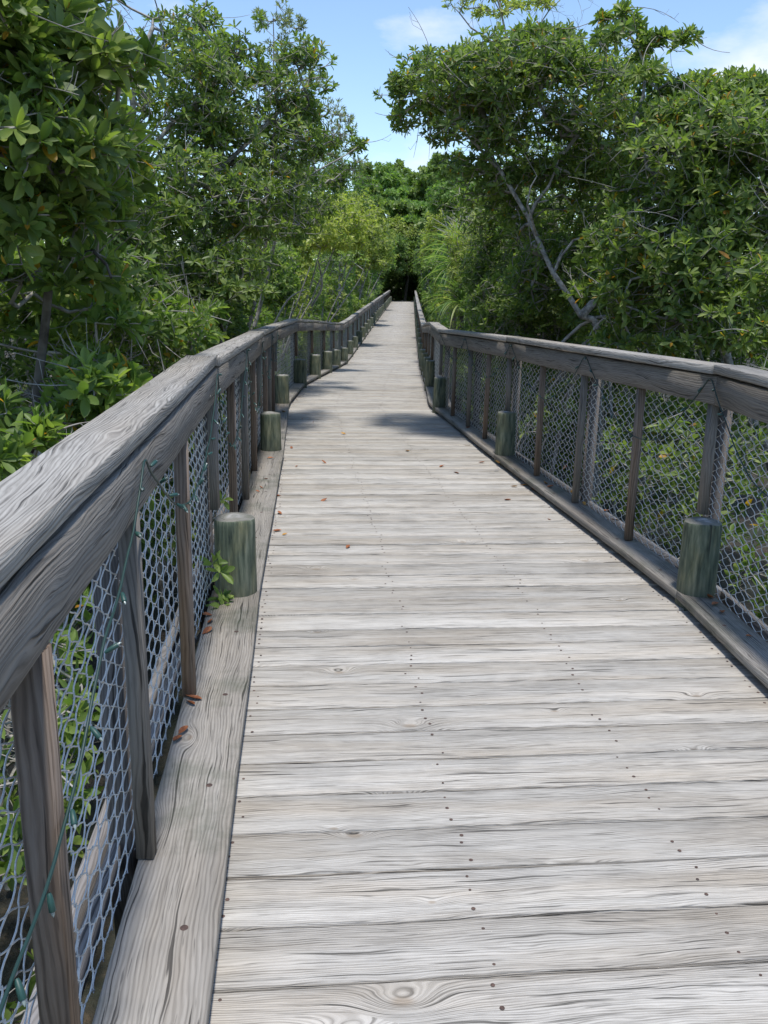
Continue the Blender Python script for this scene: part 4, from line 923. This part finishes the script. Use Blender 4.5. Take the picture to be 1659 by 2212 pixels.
arch_spec = [('dark mangrove left of the tunnel mouth', 812, 590, 79, 34, 55), ('dark mangrove right of the tunnel mouth', 925, 585, 79, 30, 60), ('mangrove crown roofing the tunnel mouth', 868, 548, 81, 48, 42), ('olive mangrove above the tunnel roof', 850, 510, 83, 50, 40), ('mangrove shading the tunnel from the right', 915, 520, 84, 38, 45)]
for i, (lb, px, py, Y, rx, rz) in enumerate(arch_spec):
    c = at(px, py, Y); side = -1 if px < 870 else 1; bx = c[0] if i < 2 else (-3.5 if side < 0 else 5.5); g0 = gz(bx, Y)
    bl = [El(px, py + (10 if i == 2 else 0), Y, rx, rz * (1.15 if i == 2 else 1), 2.5, 420 if i != 2 else 700), El(px, py, Y + 5, rx, rz * .9, 2.5, 260)]
    if i >= 2: bl.append(El(px, py, Y + 11, rx * 1.2, rz, 3.5, 300))
    else: bl += [((c[0] + (-.6 if i == 0 else .6), Y, .6), (1.5, 3, 2.0), 420)]
    tree('tunnel_tree', lb, 'tree', (bx, Y, g0), [([(bx, Y, g0), (bx + (0.4 if side < 0 else -.4), Y, 2.2), tuple(c)], .12, .04)], bl, 'far' if i != 3 else 'yel', .26, 'far', (5, 7), .42 if i != 3 else .15, 0, (25, 85), bark='darkbark', twig='darkbark', seed=300 + i, seg=.8, clip=2.4, tr=.008, group='mangroves forming the tunnel at the end', ns=3, lj=.3)
# low growth crowding both railings further on
k = 0
for sd in (-1, 1):
    for Y in (12.5, 15.5, 19, 23, 27.5, 33, 39, 46, 54, 63, 72):
        x = ex(sd, Y) + sd * 1.45; g0 = gz(x, Y); hz = dz(Y) + (0.75 if Y < 30 else 1.1); Lf = .11 if Y < 24 else (.15 if Y < 45 else .22)
        tree('mangrove_shrub', 'low dark green mangrove shrub crowding the %s railing beyond its bend' % ('left' if sd < 0 else 'right'), 'shrub', (x, Y, g0),
             [([(x, Y, g0), (x, Y + .1, (g0 + hz) / 2), (x, Y, hz)], .03, .012)], [((x, Y, hz - .2), (.85, Y * .075 + .8, .75), 420), ((x + sd * .8, Y, hz + .5), (.8, Y * .07 + .8, 1.0), 420)], 'far' if k % 2 else 'mang', Lf, 'far', (5, 8), .45, 0, (25, 88),
             seed=600 + k, seg=.3, clip=1.6, tr=.003, group='low shrubs along the %s railing' % ('left' if sd < 0 else 'right'), ns=3)
        k += 1
# deep shaded growth inside the tunnel
for i, (x, yy, h) in enumerate([(-2.2, 90, 5), (4.6, 90, 5), (1.6, 95, 5.5), (-1.5, 98, 6), (4.5, 99, 6)]):
    g0 = gz(x, yy)
    tree('tunnel_tree', ['shaded mangrove inside the tunnel on its left wall', 'shaded mangrove inside the tunnel on its right wall', 'mangrove closing the back of the tunnel', 'deep mangrove behind the left tunnel wall', 'deep mangrove behind the right tunnel wall'][i], 'tree', (x, yy, g0),
         [([(x, yy, g0), (x, yy, h * .5), (x, yy, h)], .1, .04)], [((x, yy, 1.8), (2.4 if i != 2 else 4.2, 3.5, 2.6), 900 if i != 2 else 2600), ((x, yy, 5.5), (3.8, 4.5, 2.4), 700)], 'far', .34, 'far', (5, 7), .25, 0, (25, 85), bark='darkbark', twig='darkbark', seed=320 + i, seg=.8, clip=2.7 if yy < 91 else None, tr=.008, group='mangroves forming the tunnel at the end', ns=3)
# flanking woodland beyond the first rows, so the swamp has depth to both sides
k = 0
for (x, yy, zc, rx, rz, mt) in [(-5, 7, 1.6, 1.6, 2.0, 'mang'), (-6, 12, 1.8, 2.0, 2.3, 'mang'), (-5.5, 18, 1.8, 2.2, 2.4, 'mang'), (-5.5, 26, 1.6, 2.4, 2.4, 'far'), (-6, 36, 1.8, 2.6, 2.6, 'farl'), (-6, 50, 2.4, 3, 3, 'far'), (-6, 66, 2.8, 3.2, 3.2, 'far'),
                                (6.4, 9, 1.4, 1.6, 2.1, 'mang'), (6.0, 14, 1.6, 2.0, 2.4, 'mang'), (5.2, 20, 1.4, 2.0, 2.2, 'mang'), (5.2, 28, 1.4, 2.2, 2.3, 'far'), (5.6, 40, 1.7, 2.4, 2.6, 'farl'), (6.5, 54, 2.3, 2.8, 3, 'far'), (7.5, 68, 2.8, 3.2, 3.4, 'far')]:
    g0 = gz(x, yy); Lf = .11 if yy < 16 else (.14 if yy < 30 else .22); sd_ = 'left' if x < 0 else 'right'
    dist = ['closest', 'next closest', 'third', 'fourth', 'fifth', 'sixth', 'most distant'][k % 7]
    tree('background_tree', f'{dist} of the dark trees standing in the second row on the {sd_}', 'tree', (x, yy, g0), [([(x, yy, g0), (x + .1, yy, zc * .5), (x, yy, zc + rz * .4)], .07, .03), ([(x, yy, zc * .4), (x + rx * .6, yy, zc)], .04, .02), ([(x, yy, zc * .4), (x - rx * .6, yy, zc)], .04, .02)],
         [((x, yy, zc), (rx, 2.2, rz), 620), ((x, yy, zc - rz * .45), (rx * 1.1, 2.2, rz * .6), 260)], mt, Lf, 'far', (6, 8), .42, 0, (25, 88), seed=400 + k, seg=.35, clip=3, tr=.004, group='second row of trees', ns=3)
    k += 1
# ------------------------------------------------------------------ fallen leaves on the deck and curbs
def ground_at(px, py, z=0.0):
    d = fw + rt * (px - PXW / 2) / FPX - up * (py - PXH / 2) / FPX; t_ = (z - EYE) / d[2]; return np.array([0, 0, EYE]) + d * t_
FL = [(742, 938, 0, 1), (700, 1082, 0, 0), (1096, 1081, 0, 0), (1130, 1049, 0, 1), (1192, 1030, 0, 0), (1040, 1000, 0, 0), (880, 975, 0, 1), (700, 1000, 0, 0), (955, 1008, 0, 0), (985, 1022, 0, 0), (1180, 1075, 0, 0), (1260, 1130, 0, 1), (1150, 1058, 0, 0),
      (1110, 1052, 0, 1), (630, 968, 0, 0), (600, 1072, 0, 0), (604, 1110, 0, 0), (598, 1148, 0, 0), (752, 1182, 0, 0), (1222, 1010, 0, 0),
      (1530, 1290, .08, 0), (1545, 1306, .08, 0), (1520, 1280, .08, 0), (1560, 1325, .08, 0), (1178, 1045, .08, 1), (1190, 1052, .08, 0), (1235, 1065, .08, 1), (1262, 1090, .08, 1), (1310, 1105, .08, 0), (1330, 1125, .08, 0), (1075, 1000, .08, 1), (1010, 925, .08, 0),
      (418, 1510, .08, 0), (410, 1520, .08, 0), (455, 1345, .08, 0), (446, 1365, .08, 0), (448, 1330, .08, 0), (600, 868, .08, 1), (612, 890, .08, 1), (585, 990, .08, 0), (382, 1600, .08, 0), (395, 1582, .08, 0)]
for _i in range(28):
    _s = -1 if rng.random() < .4 else 1; _Y = 2.6 + 10 * rng.random() ** .8
    if rng.random() < .75: FL.append((None, (_s, _Y, .10 + .10 * rng.random()), .08, int(rng.random() < .3)))
    else: FL.append((None, (_s, _Y, -.03 - abs(rng.normal(0, .18))), 0, int(rng.random() < .3)))
protos = []
for i in range(5):
    R = np.random.default_rng(900 + i); V = []; F = []; xs = [0, .12, .35, .65, .88, 1]; ws = [.01, .05, .17, .2, .12, .01]; Ln = .06 + .02 * R.random(); cu = .5 + R.random()
    for x, w_ in zip(xs, ws):
        z0 = cu * .35 * (x - .5) ** 2
        V += [(x - .5, -w_, z0 + w_ * .8), (x - .5, 0, z0), (x - .5, w_, z0 + w_ * .6)]
    for a in range(5):
        for b_ in range(2): F.append((a * 3 + b_, a * 3 + b_ + 1, a * 3 + b_ + 4, a * 3 + b_ + 3))
    V = np.array(V) * Ln; me_o = mesh_np('fallen_leaf', V, np.array(F), M['fallen'] if i % 2 == 0 else M['fallen2'], smooth=True); protos.append(me_o)
used = [False] * 5
for i, (px, py, z, c_) in enumerate(FL):
    pi_ = (i * 2) % 5 if False else ([0, 2, 4][i % 3] if c_ == 0 else [1, 3][i % 2])
    if used[pi_]: o = protos[pi_].copy(); C.objects.link(o)
    else: o = protos[pi_]; used[pi_] = True
    p = ground_at(px, py, z) if px is not None else P(py[0], py[1], py[2], 0); p[2] = z + .003 + (0 if p[1] < 14 else dz(p[1])); o.location = p; o.rotation_euler = (rng.normal(0, .25), rng.normal(0, .2), rng.random() * 6.28); o.scale = (1, 1, 1) if px is not None else (.55, .55, .8)
    if c_ == 0: tag(o, 'dry reddish brown fallen leaf lying on the ' + ('deck planks' if z == 0 else 'curb board'), 'leaf', 'brown leaves fallen on the deck' if z == 0 else 'brown leaves fallen on the curbs')
    else: tag(o, 'orange yellow fallen leaf lying on the ' + ('deck planks' if z == 0 else 'curb board'), 'leaf', 'orange leaves fallen on the deck' if z == 0 else 'orange leaves fallen on the curbs')
